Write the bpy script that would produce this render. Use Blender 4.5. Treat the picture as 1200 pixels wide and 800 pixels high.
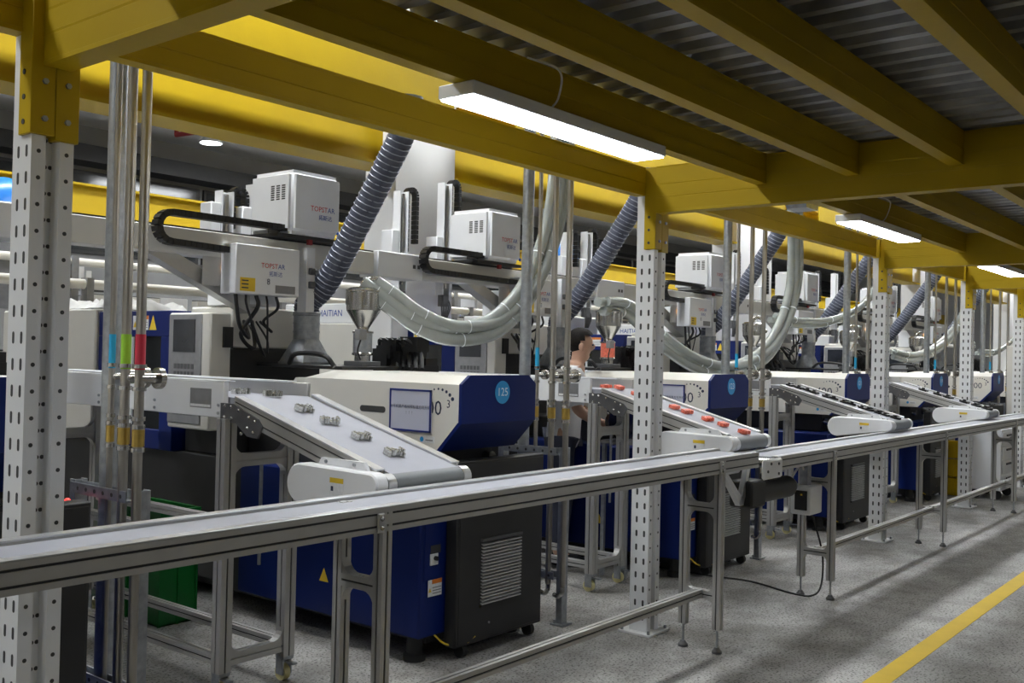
import bpy, bmesh, math, random
from mathutils import Vector, Matrix
random.seed(7)
PI = math.pi
S = bpy.context.scene
for o in list(bpy.data.objects): bpy.data.objects.remove(o)
COL = S.collection
# ------------------------------------------------------------------ camera
YAW, PIT, ROL, FPX, CAMH = 0.6776, 0.0125, 0.0223, 1166.67, 1.5
_f = Vector((math.cos(YAW)*math.cos(PIT), math.sin(YAW)*math.cos(PIT), math.sin(PIT)))
_r0 = Vector((math.sin(YAW), -math.cos(YAW), 0)); _u0 = _r0.cross(_f)
_r = math.cos(ROL)*_r0 + math.sin(ROL)*_u0
_u = -math.sin(ROL)*_r0 + math.cos(ROL)*_u0
EYE = Vector((0, 0, CAMH))
cam = bpy.data.cameras.new('camera'); cam.sensor_width = 36; cam.lens = 36*FPX/1200
cam.clip_start = .05; cam.clip_end = 200
co = bpy.data.objects.new('camera', cam); COL.objects.link(co)
co.matrix_world = Matrix(((_r.x, _u.x, -_f.x, 0), (_r.y, _u.y, -_f.y, 0), (_r.z, _u.z, -_f.z, CAMH), (0, 0, 0, 1)))
S.camera = co
def ray(x, y): return _f + _r*((x-600)/FPX) - _u*((y-400)/FPX)
def onx(x, y, X): d = ray(x, y); return EYE + d*(X/d.x)
def ony(x, y, Y): d = ray(x, y); return EYE + d*(Y/d.y)
def onz(x, y, z): d = ray(x, y); return EYE + d*((z-CAMH)/d.z)
# ------------------------------------------------------------------ world, exposure, lamp strengths
w = bpy.data.worlds.new('world'); S.world = w; w.use_nodes = True
w.node_tree.nodes['Background'].inputs[0].default_value = (.8, .9, 1, 1)
w.node_tree.nodes['Background'].inputs[1].default_value = .005
S.view_settings.view_transform = 'Standard'
try: S.view_settings.look = 'None'
except Exception: pass
S.view_settings.gamma = 1; S.view_settings.use_curve_mapping = False
S.view_settings.exposure = 0.5
HALL_LAMP, BATTEN_LAMP = 34.0, 4.3

# ------------------------------------------------------------------ materials
M = {}
def mat(name, col, rough=.5, metal=0, var=.06, scale=6, bump=0, bscale=60, trans=0, alpha=1, emit=0, spec=None):
    m = bpy.data.materials.new(name); m.use_nodes = True
    nt = m.node_tree; b = nt.nodes['Principled BSDF']
    b.inputs['Roughness'].default_value = rough; b.inputs['Metallic'].default_value = metal
    tc = nt.nodes.new('ShaderNodeTexCoord')
    n = nt.nodes.new('ShaderNodeTexNoise'); n.inputs['Scale'].default_value = scale; n.inputs['Detail'].default_value = 4
    nt.links.new(tc.outputs['Object'], n.inputs['Vector'])
    r = nt.nodes.new('ShaderNodeValToRGB')
    r.color_ramp.elements[0].position = .3; r.color_ramp.elements[1].position = .7
    r.color_ramp.elements[0].color = tuple(c*(1-var) for c in col)+(1,)
    r.color_ramp.elements[1].color = tuple(min(1, c*(1+var)) for c in col)+(1,)
    nt.links.new(n.outputs['Fac'], r.inputs['Fac']); nt.links.new(r.outputs['Color'], b.inputs['Base Color'])
    if bump:
        n2 = nt.nodes.new('ShaderNodeTexNoise'); n2.inputs['Scale'].default_value = bscale
        nt.links.new(tc.outputs['Object'], n2.inputs['Vector'])
        bp = nt.nodes.new('ShaderNodeBump'); bp.inputs['Strength'].default_value = bump; bp.inputs['Distance'].default_value = .004
        nt.links.new(n2.outputs['Fac'], bp.inputs['Height']); nt.links.new(bp.outputs['Normal'], b.inputs['Normal'])
    if trans: b.inputs['Transmission Weight'].default_value = trans
    if alpha < 1: b.inputs['Alpha'].default_value = alpha
    if spec is not None: b.inputs['Specular IOR Level'].default_value = spec
    if emit:
        b.inputs['Emission Color'].default_value = tuple(col)+(1,); b.inputs['Emission Strength'].default_value = emit
    M[name] = m; return m
mat('yellow', (.47, .32, .002), .5, 0, .05, 3, .12, 40, spec=.3)
mat('column_white', (.74, .75, .76), .38, 0, .03, 5)
mat('paint_white', (.78, .79, .81), .35, 0, .03, 4)
mat('cream', (.66, .645, .60), .4, 0, .03, 3)
mat('hood_white', (.74, .72, .67), .38, 0, .03, 3)
mat('blue', (.0015, .0125, .115), .42, 0, .1, 3, spec=.3)
mat('black_metal', (.018, .018, .019), .5, 0, .15, 8)
mat('black_plastic', (.012, .012, .013), .45, 0, .2, 20)
mat('dark_grey', (.09, .09, .095), .5, 0, .1, 20)
mat('mid_grey', (.22, .22, .23), .5, 0, .1, 20)
mat('louvre', (.48, .48, .48), .45, .3, .1, 20)
mat('aluminium', (.50, .495, .48), .42, .55, .04, 14, .05, 200)
mat('alu_bright', (.72, .73, .75), .30, .75, .04, 20)
mat('slot', (.05, .05, .05), .7, 0, .1, 10)  # dark tone painting the shade inside grooves, slots and holes
mat('pipe_steel', (.40, .38, .345), .36, .9, .08, 10)
mat('steel', (.50, .49, .47), .24, 1, .05, 10)
mat('galv', (.37, .39, .415), .42, .75, .18, 30)
mat('brass', (.55, .38, .10), .3, .8, .1, 20)
mat('belt', (.35, .36, .41), .55, 0, .03, 10)
mat('belt_roller', (.20, .215, .225), .5, 0, .03, 10)
mat('hose', (.60, .64, .62), .22, 0, .06, 12, 0, 60, .45)
mat('duct', (.085, .095, .135), .55, 0, .15, 20)
mat('duct_wire', (.36, .39, .46), .4, .2, .05, 20)
mat('rubber', (.015, .015, .015), .6, 0, .1, 20)
mat('wheel', (.62, .56, .28), .5, 0, .05, 20)
mat('glass_dark', (.012, .014, .016), .08, 0, .2, 4)
mat('screen', (.03, .033, .04), .15, 0, .2, 6)
mat('red', (.62, .005, .02), .5, spec=.2); mat('logo_blue', (.008, .06, .34), .5, spec=.2); mat('ink', (.02, .03, .07), .5)
mat('badge', (.03, .30, .66), .4); mat('text_white', (.85, .9, .95), .5)
mat('frame_blue', (.02, .035, .22), .4); mat('notice_paper', (.58, .60, .72), .35, 0, .02, 4)
mat('label_yellow', (.75, .52, .03), .5); mat('label_orange', (.75, .22, .03), .5); mat('label_white', (.72, .73, .74), .5, 0, .08, 90)
mat('tape_blue', (.02, .38, .70), .4); mat('tape_green', (.30, .60, .04), .4); mat('tape_red', (.55, .03, .06), .4)
mat('green_plastic', (.0, .16, .02), .4); mat('coral', (.85, .20, .13), .35, 0, .2, 60)
mat('casting', (.62, .62, .58), .22, .85, .35, 90)
mat('black_part', (.012, .012, .012), .35, 0, .3, 60)
mat('crate_yellow', (.60, .40, .008), .6, spec=.25); mat('skin', (.50, .30, .21), .5); mat('hair', (.010, .008, .007), .7, 0, .3, 60, .6, 120, spec=.15)
mat('shirt', (.72, .73, .75), .8); mat('trousers', (.03, .035, .06), .8)
mat('wall_white', (.78, .78, .78), .7, 0, .03, 2); mat('ceiling_paint', (.72, .72, .72), .8, 0, .05, 1.5); mat('wall_grey', (.30, .30, .30), .8, 0, .08, 1.5)
mat('glazing', (.018, .020, .022), .12, 0, .3, 2); mat('deck', (.34, .345, .35), .40, .75, .35, 5)
mat('dome_blue', (.01, .16, .55), .3); mat('pipe_red', (.28, .02, .02), .5)
mat('bag_navy', (.006, .008, .04), .12, 0, .2, 10); mat('cloth', (.75, .75, .74), .9, 0, .1, 20)
mat('amber', (1, .45, .10), .3, 0, 0, 1, emit=9); mat('led_red', (1, .05, .04), .3, 0, 0, 1, emit=1.5); mat('led_green', (.15, 1, .45), .3, 0, 0, 1, emit=4)
mat('lamp_face', (.95, .98, 1), .5, 0, 0, 1, emit=BATTEN_LAMP*3.2); mat('hall_face', (.94, .975, 1), .5, 0, 0, 1, emit=HALL_LAMP)
mat('screen_lit', (.75, .8, .85), .3, 0, 0, 1, emit=1.2)
def floor_mat():
    m = bpy.data.materials.new('concrete'); m.use_nodes = True; nt = m.node_tree; b = nt.nodes['Principled BSDF']; L = nt.links.new
    tc = nt.nodes.new('ShaderNodeTexCoord')
    def noise(s, d=5, rough=.6):
        n = nt.nodes.new('ShaderNodeTexNoise'); n.inputs['Scale'].default_value = s; n.inputs['Detail'].default_value = d; n.inputs['Roughness'].default_value = rough
        L(tc.outputs['Object'], n.inputs['Vector']); return n
    def ramp(src, p0, c0, p1, c1):
        r = nt.nodes.new('ShaderNodeValToRGB'); r.color_ramp.elements[0].position = p0; r.color_ramp.elements[1].position = p1
        r.color_ramp.elements[0].color = (*c0, 1); r.color_ramp.elements[1].color = (*c1, 1); L(src, r.inputs['Fac']); return r
    def mul(a, bb, fac=1):
        x = nt.nodes.new('ShaderNodeMix'); x.data_type = 'RGBA'; x.blend_type = 'MULTIPLY'; x.inputs['Factor'].default_value = fac
        L(a, x.inputs['A']); L(bb, x.inputs['B']); return x.outputs['Result']
    big = ramp(noise(.9, 6).outputs['Fac'], .35, (.28, .272, .258), .65, (.46, .45, .435))
    st = ramp(noise(2.4, 7, .72).outputs['Fac'], .40, (.60, .59, .57), .57, (1, 1, 1))
    sp = ramp(noise(75, 2.5, .55).outputs['Fac'], .38, (.26, .25, .24), .46, (1, 1, 1))
    v = nt.nodes.new('ShaderNodeTexVoronoi'); v.feature = 'DISTANCE_TO_EDGE'; v.inputs['Scale'].default_value = .55
    wv = nt.nodes.new('ShaderNodeVectorMath'); wv.operation = 'ADD'; nn = noise(2.5, 5); L(tc.outputs['Object'], wv.inputs[0]); L(nn.outputs['Color'], wv.inputs[1]); L(wv.outputs[0], v.inputs['Vector'])
    cr = ramp(v.outputs['Distance'], .001, (.62, .6, .58), .004, (1, 1, 1))
    L(mul(mul(mul(big.outputs['Color'], st.outputs['Color']), sp.outputs['Color']), cr.outputs['Color'], .7), b.inputs['Base Color'])
    b.inputs['Roughness'].default_value = .62
    bp = nt.nodes.new('ShaderNodeBump'); bp.inputs['Strength'].default_value = .25; bp.inputs['Distance'].default_value = .003
    L(noise(140, 3).outputs['Fac'], bp.inputs['Height']); L(bp.outputs['Normal'], b.inputs['Normal'])
    M['concrete'] = m
floor_mat()

# ------------------------------------------------------------------ helpers
class MB:
    def __init__(s, o=(0, 0, 0)): s.v = []; s.f = []; s.o = Vector(o)
    def add(s, vs, fs):
        n = len(s.v); s.v += [Vector(p) for p in vs]; s.f += [tuple(i+n for i in q) for q in fs]; return s
    def box(s, x0, x1, y0, y1, z0, z1):
        return s.add([(x0,y0,z0),(x1,y0,z0),(x1,y1,z0),(x0,y1,z0),(x0,y0,z1),(x1,y0,z1),(x1,y1,z1),(x0,y1,z1)],
                     [(0,3,2,1),(4,5,6,7),(0,1,5,4),(1,2,6,5),(2,3,7,6),(3,0,4,7)])
    def prism(s, poly, ax, a, b):
        def P(p, t): return (t, p[0], p[1]) if ax == 'x' else ((p[0], t, p[1]) if ax == 'y' else (p[0], p[1], t))
        n = len(poly)
        return s.add([P(p, a) for p in poly]+[P(p, b) for p in poly],
                     [tuple(range(n)), tuple(range(2*n-1, n-1, -1))]+[(i, (i+1) % n, n+(i+1) % n, n+i) for i in range(n)])
    def bar(s, p0, p1, prof, up=(0, 0, 1)):
        p0 = Vector(p0); p1 = Vector(p1); d = (p1-p0).normalized(); sd = d.cross(Vector(up)).normalized(); uv = sd.cross(d)
        n = len(prof)
        return s.add([p0+sd*a+uv*b for a, b in prof]+[p1+sd*a+uv*b for a, b in prof],
                     [tuple(range(n)), tuple(range(2*n-1, n-1, -1))]+[(i, (i+1) % n, n+(i+1) % n, n+i) for i in range(n)])
    def cyl(s, p0, p1, r, r1=None, n=14): return s.tube([p0, p1], [r, r if r1 is None else r1], n)
    def tube(s, pts, r, n=10, closed_caps=True):
        pts = [Vector(p) for p in pts]; k = len(pts)
        rs = r if isinstance(r, (list, tuple)) else [r]*k
        T = [(pts[min(i+1, k-1)]-pts[max(i-1, 0)]).normalized() for i in range(k)]
        a = Vector((0, 0, 1)) if abs(T[0].z) < .9 else Vector((1, 0, 0))
        nrm = T[0].cross(a).normalized(); vs = []; fs = []
        for i in range(k):
            nrm = (nrm-T[i]*nrm.dot(T[i])).normalized(); bn = T[i].cross(nrm)
            for j in range(n):
                t = 2*PI*j/n; vs.append(pts[i]+(nrm*math.cos(t)+bn*math.sin(t))*rs[i])
        for i in range(k-1):
            for j in range(n): fs.append((i*n+j, i*n+(j+1) % n, (i+1)*n+(j+1) % n, (i+1)*n+j))
        if closed_caps: fs += [tuple(range(n-1, -1, -1)), tuple(range((k-1)*n, k*n))]
        return s.add(vs, fs)
    def lathe(s, prof, cx, cy, n=20):
        k = len(prof); vs = []; fs = []
        for r, z in prof:
            for j in range(n): t = 2*PI*j/n; vs.append((cx+r*math.cos(t), cy+r*math.sin(t), z))
        for i in range(k-1):
            for j in range(n): fs.append((i*n+j, i*n+(j+1) % n, (i+1)*n+(j+1) % n, (i+1)*n+j))
        fs += [tuple(range(n-1, -1, -1)), tuple(range((k-1)*n, k*n))]
        return s.add(vs, fs)
    def ball(s, c, rx, ry=None, rz=None, n=12, m=8):
        ry = rx if ry is None else ry; rz = rx if rz is None else rz
        vs = []; fs = []; c = Vector(c)
        for i in range(1, m):
            p = PI*i/m
            for j in range(n): t = 2*PI*j/n; vs.append(c+Vector((rx*math.sin(p)*math.cos(t), ry*math.sin(p)*math.sin(t), rz*math.cos(p))))
        vs += [c+Vector((0, 0, rz)), c-Vector((0, 0, rz))]; a = len(vs)-2
        for i in range(m-2):
            for j in range(n): fs.append((i*n+j, (i+1)*n+j, (i+1)*n+(j+1) % n, i*n+(j+1) % n))
        for j in range(n): fs.append((a, j, (j+1) % n)); fs.append((a+1, (m-2)*n+(j+1) % n, (m-2)*n+j))
        return s.add(vs, fs)
    def build(s, name, m, parent=None, bevel=0, smooth=True, ang=38, seg=1):
        off = Vector(s.o)
        if parent is not None:
            q = parent
            while q is not None: off = off+Vector(q.location); q = q.parent
        me = bpy.data.meshes.new(name); me.from_pydata([tuple(p-off) for p in s.v], [], s.f)
        bm = bmesh.new(); bm.from_mesh(me); bmesh.ops.recalc_face_normals(bm, faces=bm.faces)
        if bevel:
            es = [e for e in bm.edges if len(e.link_faces) == 2 and e.calc_face_angle(0) > .5]
            bmesh.ops.bevel(bm, geom=es, offset=bevel, segments=seg, affect='EDGES', clamp_overlap=True)
        bm.to_mesh(me); bm.free()
        if smooth:
            for p in me.polygons: p.use_smooth = True
            me.set_sharp_from_angle(angle=math.radians(ang))
        me.materials.append(M[m] if isinstance(m, str) else m)
        o = bpy.data.objects.new(name, me); COL.objects.link(o)
        if parent is not None: o.parent = parent
        elif s.o.length: o.location = s.o
        return o
def tag(o, label=None, cat=None, group=None, kind=None):
    if label: o['label'] = label
    if cat: o['category'] = cat
    if group: o['group'] = group
    if kind: o['kind'] = kind
    return o
def thing(name, loc, label, cat, group=None):
    o = bpy.data.objects.new(name, None); COL.objects.link(o); o.location = loc; o.empty_display_size = .1
    return tag(o, label, cat, group)
def copy_tree(o, parent=None):
    c = o.copy(); COL.objects.link(c); c.parent = parent
    for ch in list(o.children): copy_tree(ch, c)
    return c
def clone(root, d, label=None, group=None):
    c = copy_tree(root); c.location = Vector(root.location)+Vector(d)
    if label: c['label'] = label
    if group: c['group'] = group
    return c
def child(root, name):
    for ch in root.children:
        if ch.name.split('.')[0] == name: return ch
_tc = {}
def text(body, size, loc, face, m, parent, name, depth=.0008, align='CENTER'):
    """flat lettering on a -X face ('x'), a -Y face ('y'); size = capital height"""
    key = (body, align)
    if key not in _tc:
        cu = bpy.data.curves.new('t', 'FONT'); cu.body = body; cu.align_x = align; cu.align_y = 'CENTER'; cu.size = 1; cu.resolution_u = 2
        ob = bpy.data.objects.new('t', cu); COL.objects.link(ob)
        dg = bpy.context.evaluated_depsgraph_get(); me = bpy.data.meshes.new_from_object(ob.evaluated_get(dg))
        _tc[key] = ([v.co.copy() for v in me.vertices], [tuple(p.vertices) for p in me.polygons])
        bpy.data.objects.remove(ob); bpy.data.meshes.remove(me)
    vs, fs = _tc[key]; k = size/.72; loc = Vector(loc); b = MB()
    for v in vs:
        x, y = v.x*k, v.y*k
        b.v.append(loc+(Vector((-depth, -x, y)) if face == 'x' else Vector((x, -depth, y))))
    b.f = list(fs)
    return b.build(name, m, parent, smooth=False)
def arc(cx, cy, r, a0, a1, n=8): return [(cx+r*math.cos(a0+(a1-a0)*i/n), cy+r*math.sin(a0+(a1-a0)*i/n)) for i in range(n+1)]
def spline(pts, n=10):
    pts = [Vector(p) for p in pts]; P = [2*pts[0]-pts[1]]+pts+[2*pts[-1]-pts[-2]]; out = []
    for i in range(1, len(P)-2):
        for j in range(n):
            t = j/n; a, b, c, d = P[i-1:i+3]
            out.append(.5*((2*b)+(c-a)*t+(2*a-5*b+4*c-d)*t*t+(3*b-a-3*c+d)*t**3))
    return out+[pts[-1]]
def tslot(wd, ht, ns=1, d=.0075, g=.0036):
    """aluminium extrusion outline, ns grooves on the tall sides and one on top and bottom"""
    p = []; hw, hh = wd/2, ht/2
    p += [(-hw, -hh), (-g, -hh), (-g, -hh+d), (g, -hh+d), (g, -hh), (hw, -hh)]
    ys = [(-hh+ht*(2*i+1)/(2*ns)) for i in range(ns)]
    for y in ys: p += [(hw, y-g), (hw-d, y-g), (hw-d, y+g), (hw, y+g)]
    p += [(hw, hh), (g, hh), (g, hh-d), (-g, hh-d), (-g, hh), (-hw, hh)]
    for y in reversed(ys): p += [(-hw, y+g), (-hw+d, y+g), (-hw+d, y-g), (-hw, y-g)]
    return p
P40 = tslot(.042, .042); P60 = tslot(.06, .06); P4080 = tslot(.04, .078, 2)
def extr(t, name, p0, p1, prof, up=(0, 0, 1), wd=.042, ht=.042, ns=1):
    o = MB().bar(p0, p1, prof, up).build(name, 'aluminium', t, smooth=False)
    p0 = Vector(p0); p1 = Vector(p1); d = (p1-p0).normalized(); sd = d.cross(Vector(up)).normalized(); uv = sd.cross(d); g = MB(); k = .0058
    for i in range(ns):
        y = -ht/2+ht*(2*i+1)/(2*ns)
        for q in (-1, 1): g.bar(p0+sd*q*(wd/2-k)+uv*y, p1+sd*q*(wd/2-k)+uv*y, [(-.001, -.0036), (.001, -.0036), (.001, .0036), (-.001, .0036)], up)
    for q in (-1, 1): g.bar(p0+uv*q*(ht/2-k), p1+uv*q*(ht/2-k), [(-.0036, -.001), (.0036, -.001), (.0036, .001), (-.0036, .001)], up)
    g.build('groove_shade', 'slot', o, smooth=False)  # dark strips laid in the channels as painted shade
    return o
RECT = lambda a, b: [(-a/2, -b/2), (a/2, -b/2), (a/2, b/2), (-a/2, b/2)]

# ------------------------------------------------------------------ the setting
tag(MB().box(-9, 48, -5, 20, -.2, 0).build('floor', 'concrete', smooth=False), 'grey speckled concrete factory floor', kind='structure')
tag(MB().box(-9, 48, 1.525, 1.628, 0, .0015).build('floor_line', 'crate_yellow', smooth=False), 'yellow line painted along the aisle floor', 'floor marking')
tag(MB().box(-9, 48, -5, 20, 5.6, 5.8).build('ceiling', 'ceiling_paint', smooth=False), 'pale grey concrete hall ceiling', kind='structure')
tag(MB().box(-9.2, -9, -5, 20, 0, 5.6).build('wall_left', 'wall_white', smooth=False), kind='structure')
tag(MB().box(48, 48.2, -5, 20, 0, 5.6).build('wall_right', 'wall_white', smooth=False), kind='structure')
tag(MB().box(-9, 48, -5.2, -5, 0, 5.6).build('wall_front', 'wall_white', smooth=False), kind='structure')
wb = tag(MB().box(-9, 48, 18, 18.3, 0, 5.6).build('wall_back', 'wall_grey', smooth=False), kind='structure')
for i in range(9):                                   # dark glazing band high on the back wall
    x0 = 2+i*5.0
    wn = tag(MB().box(x0, x0+4.9, 17.93, 17.99, 3.2, 4.75).build('window_%d' % (i+1), 'black_metal'), 'dark glazed window band high on the back wall', kind='structure')
    for j in range(3):
        MB().box(x0+.06+j*1.62, x0+1.58+j*1.62, 17.915, 17.93, 3.26, 4.69).build('pane', 'glazing', wn)
    for j in range(2): MB().box(x0+1.585+j*1.62, x0+1.675+j*1.62, 17.9, 17.93, 3.2, 4.75).build('mullion', 'mid_grey', wn)
tag(MB().box(-9, 48, 17.2, 17.8, 4.8, 5.1).build('trim_1', 'black_metal'), 'dark steel duct along the top of the back wall', kind='structure')
# white building columns between the machines
def bcol(x0, x1, y0, y1, label):
    t = thing('building_column', ((x0+x1)/2, (y0+y1)/2, 0), label, 'column', 'white building columns')
    MB().box(x0, x1, y0, y1, 0, 5.6).build('shaft', 'wall_white', t, .012)
    MB().box(x0-.02, x1+.02, y0-.02, y1+.02, 0, .12).build('plinth', 'mid_grey', t)
    return t
BC = [(5.80, 6.54), (12.1, 13.2), (20.0, 20.8), (27.3, 28.1)]
for i, (a, b) in enumerate(BC):
    bcol(a, b, 5.95, 6.32, ['white square building column behind the second robot', 'white building column behind the third robot and hoses', 'white building column beyond the far perforated posts', 'white building column deepest in the machine hall'][i])
# crane runway girders (yellow) on the column line and at the far side of the bay
def girder(y, z0, z1, x0, x1, label, fl=.16):
    t = thing('crane_girder', ((x0+x1)/2, y, z0), label, 'girder')
    MB().box(x0, x1, y-.012, y+.012, z0+.02, z1-.02).build('web', 'yellow', t)
    MB().box(x0, x1, y-fl, y+fl, z0, z0+.025).build('bottom_flange', 'yellow', t)
    MB().box(x0, x1, y-fl, y+fl, z1-.025, z1).build('top_flange', 'yellow', t)
    return t
for i, (a, b) in enumerate([(-8, 5.78), (6.56, 12.08), (13.22, 19.96), (20.84, 27.2)]):
    gi = girder(6.1, 3.02, 3.80, a, b, ['deep yellow crane girder left of the first building column', 'deep yellow crane girder between first and second building columns', 'deep yellow crane girder between second and third building columns', 'deep yellow crane girder at the far end of the hall'][i])
for gi in [o for o in bpy.data.objects if o.name.startswith('crane_girder')]:      # added overhang and front board, put in to shade each girder web
    wb_ = child(gi, 'web'); xs = [v.co.x+gi.location.x for v in wb_.data.vertices]; a, b = min(xs), max(xs)
    MB().box(a, b, 5.30, 5.94, 3.40, 3.415).build('shade_plate', 'yellow', gi)
    MB().box(a, b, 5.285, 5.30, 3.40, 3.85).build('shade_plate_edge', 'yellow', gi)
girder(11.0, 2.90, 3.33, -8, 40, 'bright yellow girder across the far side of the bay', .12)

# ------------------------------------------------------------------ mezzanine: perforated posts, beams, joists, deck
COLX = [1.31, 4.68, 8.44, 11.13, 13.5]
CW, CD, CY = .122, .11, 2.79
CL = ['white perforated steel post beside the three colour-taped pipes', 'white perforated steel post between the first two belts',
      'white perforated steel post beside the black-part belts', 'white perforated steel post in front of the yellow crates', 'white perforated steel post beside the far white cabinet']
def upright(x0, label):
    t = thing('perforated_post', (x0+CW/2, CY+CD/2, 0), label, 'post', 'white perforated mezzanine posts')
    pr = [(0, 0), (.041, 0), (.049, .03), (.073, .03), (.081, 0), (CW, 0), (CW, CD), (0, CD)]
    MB().prism([(x0+a, CY+b) for a, b in pr], 'z', .012, 2.53).build('post', 'column_white', t)
    h = MB()
    for i in range(27):
        z = .09+i*.075
        for yy in (.027, .075):
            h.prism([(CY+yy+a, z+b) for a, b in ([(c*.0065, .011+s_*.0065) for c, s_ in [(math.cos(t2), math.sin(t2)) for t2 in [PI*j/5 for j in range(6)]]]+[(c*.0065, -.011+s_*.0065) for c, s_ in [(math.cos(t2), math.sin(t2)) for t2 in [PI+PI*j/5 for j in range(6)]]])], 'x', x0-.0006, x0+.001)
        for xx, yy, dz in ((.021, 0, 0), (.101, 0, 0), (.0535, .03, .037), (.0685, .03, .037)):
            h.prism([(x0+xx+.0062*math.cos(a), z+dz+.0062*math.sin(a)) for a in [2*PI*j/10 for j in range(10)]], 'y', CY+yy-.0006, CY+yy+.001)
    tag(h.build('punched_holes', 'slot', t, smooth=False), kind='stuff')
    MB().box(x0-.045, x0+CW+.045, CY-.045, CY+CD+.045, 0, .012).build('base_plate', 'column_white', t, .002)
    for a in (-.028, CW+.028):
        for b in (-.028, CD+.028): MB().cyl((x0+a, CY+b, .012), (x0+a, CY+b, .03), .009, n=6).build('anchor_bolt', 'galv', t)
    br = MB().box(x0-.01, x0+.059, CY-.012, CY+CD*.55, 2.085, 2.53).build('beam_bracket', 'yellow', t, .002)
    br2 = MB().box(x0+.0605, x0+CW+.008, CY-.012, CY+CD*.55, 2.075, 2.53).build('beam_bracket', 'yellow', t, .002)
    for xx, q in ((.028, br), (.094, br2)):
        for z in (2.13, 2.235): MB().cyl((x0+xx, CY-.011, z), (x0+xx, CY-.02, z), .0085, n=6).build('bolt', 'galv', q)
    for z in (2.12, 2.19, 2.26): MB().cyl((x0-.009, CY+.03, z), (x0-.0125, CY+.03, z), .008, n=8).build('bracket_hole', 'slot', br)
    return t
for x, l in zip(COLX, CL): upright(x, l)
YBX = [-2.2, 1.37, 4.70, 8.38, 11.05, 13.45, 17.0]
def cbeam(name, p0, p1, wd, z0, z1, label, cat, group=None):
    h = z1-z0; a = wd/2
    q = .003 if h < .2 else .0015
    rw = [(a, 0), (a, .012)]+[(a-q if i % 2 else a, .012+(h-.024)*f) for i, f in enumerate(((.0, .01, .40, .41, .44, .45, .99, 1) if h < .2 else (0, .005, .3, .305, .34, .345, .6, .605, .64, .645, .995, 1)))]+[(a, h)]
    rw = [(a, 0)]+[(x, z) for x, z in rw[1:]]
    pr = rw+[(-x, z) for x, z in reversed(rw)]
    o = MB(((p0[0]+p1[0])/2, (p0[1]+p1[1])/2, z0)).bar((p0[0], p0[1], z0), (p1[0], p1[1], z0), pr).build(name, 'yellow', smooth=False)
    return tag(o, label, cat, group)
for x, l in zip(YBX, ('out past the near end', 'bracketed to the post by the taped pipes', 'bracketed to the second post', 'bracketed to the third post', 'bracketed to the fourth post', 'bracketed to the fifth post', 'beyond the fifth post')):
    cbeam('cross_beam', (x, -3.6), (x, 2.775), .08, 2.278, 2.53, 'deep yellow cross beam '+l, 'beam', 'deep yellow cross beams')
JY = [2.17-.465*i for i in range(9)]
BAY = ['before the first post', 'between first and second posts', 'between second and third posts', 'between third and fourth posts', 'between fourth and fifth posts', 'beyond the fifth post']
for i in range(len(YBX)-1):
    a, b = YBX[i]+.041, YBX[i+1]-.041
    for y, o_ in zip(JY, ('first', 'second', 'third', 'fourth', 'fifth', 'sixth', 'seventh', 'eighth', 'ninth')): cbeam('floor_joist', (a, y), (b, y), .06, 2.38, 2.53, 'slim yellow joist, '+o_+' in from the edge beam, '+BAY[i], 'joist', 'yellow mezzanine joists')
    cbeam('edge_beam', (a, 2.868), (b, 2.868), .06, 2.375, 2.53, 'yellow edge beam above the posts in the bay '+BAY[i], 'beam')
dk = MB(); per = .125; n = int(19.4/per)
prof = []
for i in range(n):
    x = -2.3+i*per; prof += [(x, 2.531), (x+.040, 2.531), (x+.052, 2.568), (x+.113, 2.568)]
vs = [(x, -3.7, z) for x, z in prof]+[(x, 2.20, z) for x, z in prof]; k = len(prof)
dk.add(vs, [(i, i+1, k+i+1, k+i) for i in range(k-1)])
tag(dk.build('mezzanine_deck', 'deck', smooth=False), 'corrugated galvanised mezzanine deck above the yellow joists', kind='structure')
tag(MB().box(-2.3, 17.1, -3.7, 2.20, 2.585, 2.64).build('mezzanine_floor', 'mid_grey', smooth=False), 'mezzanine floor slab on the corrugated deck', kind='structure')

# ------------------------------------------------------------------ lamps
def batten(x0, x1, y0, y1, label, group='slim white lamps under the mezzanine'):
    t = thing('batten_lamp', ((x0+x1)/2, (y0+y1)/2, 2.33), label, 'lamp', group)
    MB().box(x0, x1, y0, y1, 2.334, 2.378).build('housing', 'paint_white', t, .003)
    MB().box(x0+.008, x1-.008, y0+.008, y1-.008, 2.328, 2.3335).build('diffuser', 'lamp_face', t, smooth=False)
    MB().tube(spline([(x0+.45, y0+.03, 2.375), (x0+.46, y0+.0, 2.42), (x0+.42, y0-.03, 2.50), (x0+.30, y0+.02, 2.525)]), .004, 6).build('supply_cable', 'cloth', t)
    for x in (x0+.1, x1-.1): MB().box(x-.015, x+.015, y0+.02, y1-.02, 2.376, 2.383).build('clip', 'galv', t)
    return t
batten(2.39, 3.61, 2.105, 2.26, 'bright batten lamp between the first two perforated posts')
batten(5.86, 7.03, 2.09, 2.245, 'bright batten lamp between second and third perforated posts')
batten(9.10, 10.25, 2.09, 2.245, 'bright batten lamp between third and fourth perforated posts')
for x in (-1.2, 12.3, 15.0): batten(x, x+1.17, 2.09, 2.245, 'slim batten lamp further along the row of mezzanine lamps')
for x in (2.39, 5.86, 9.1, 12.3): batten(x, x+1.17, -.93, -.775, 'added slim batten lamp out of view over the open aisle')  # invented row, out of view, added to brighten the aisle and joists
lt = MB().prism([(5.42, 2.402), (5.62, 2.402), (5.60, 2.37), (5.44, 2.37)], 'y', 2.25, 2.37).build('cable_tray_end', 'galv')
tag(lt, 'grey sheet metal tray beside the second batten lamp', 'tray')
lt.location = (0, 0, 0)
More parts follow.
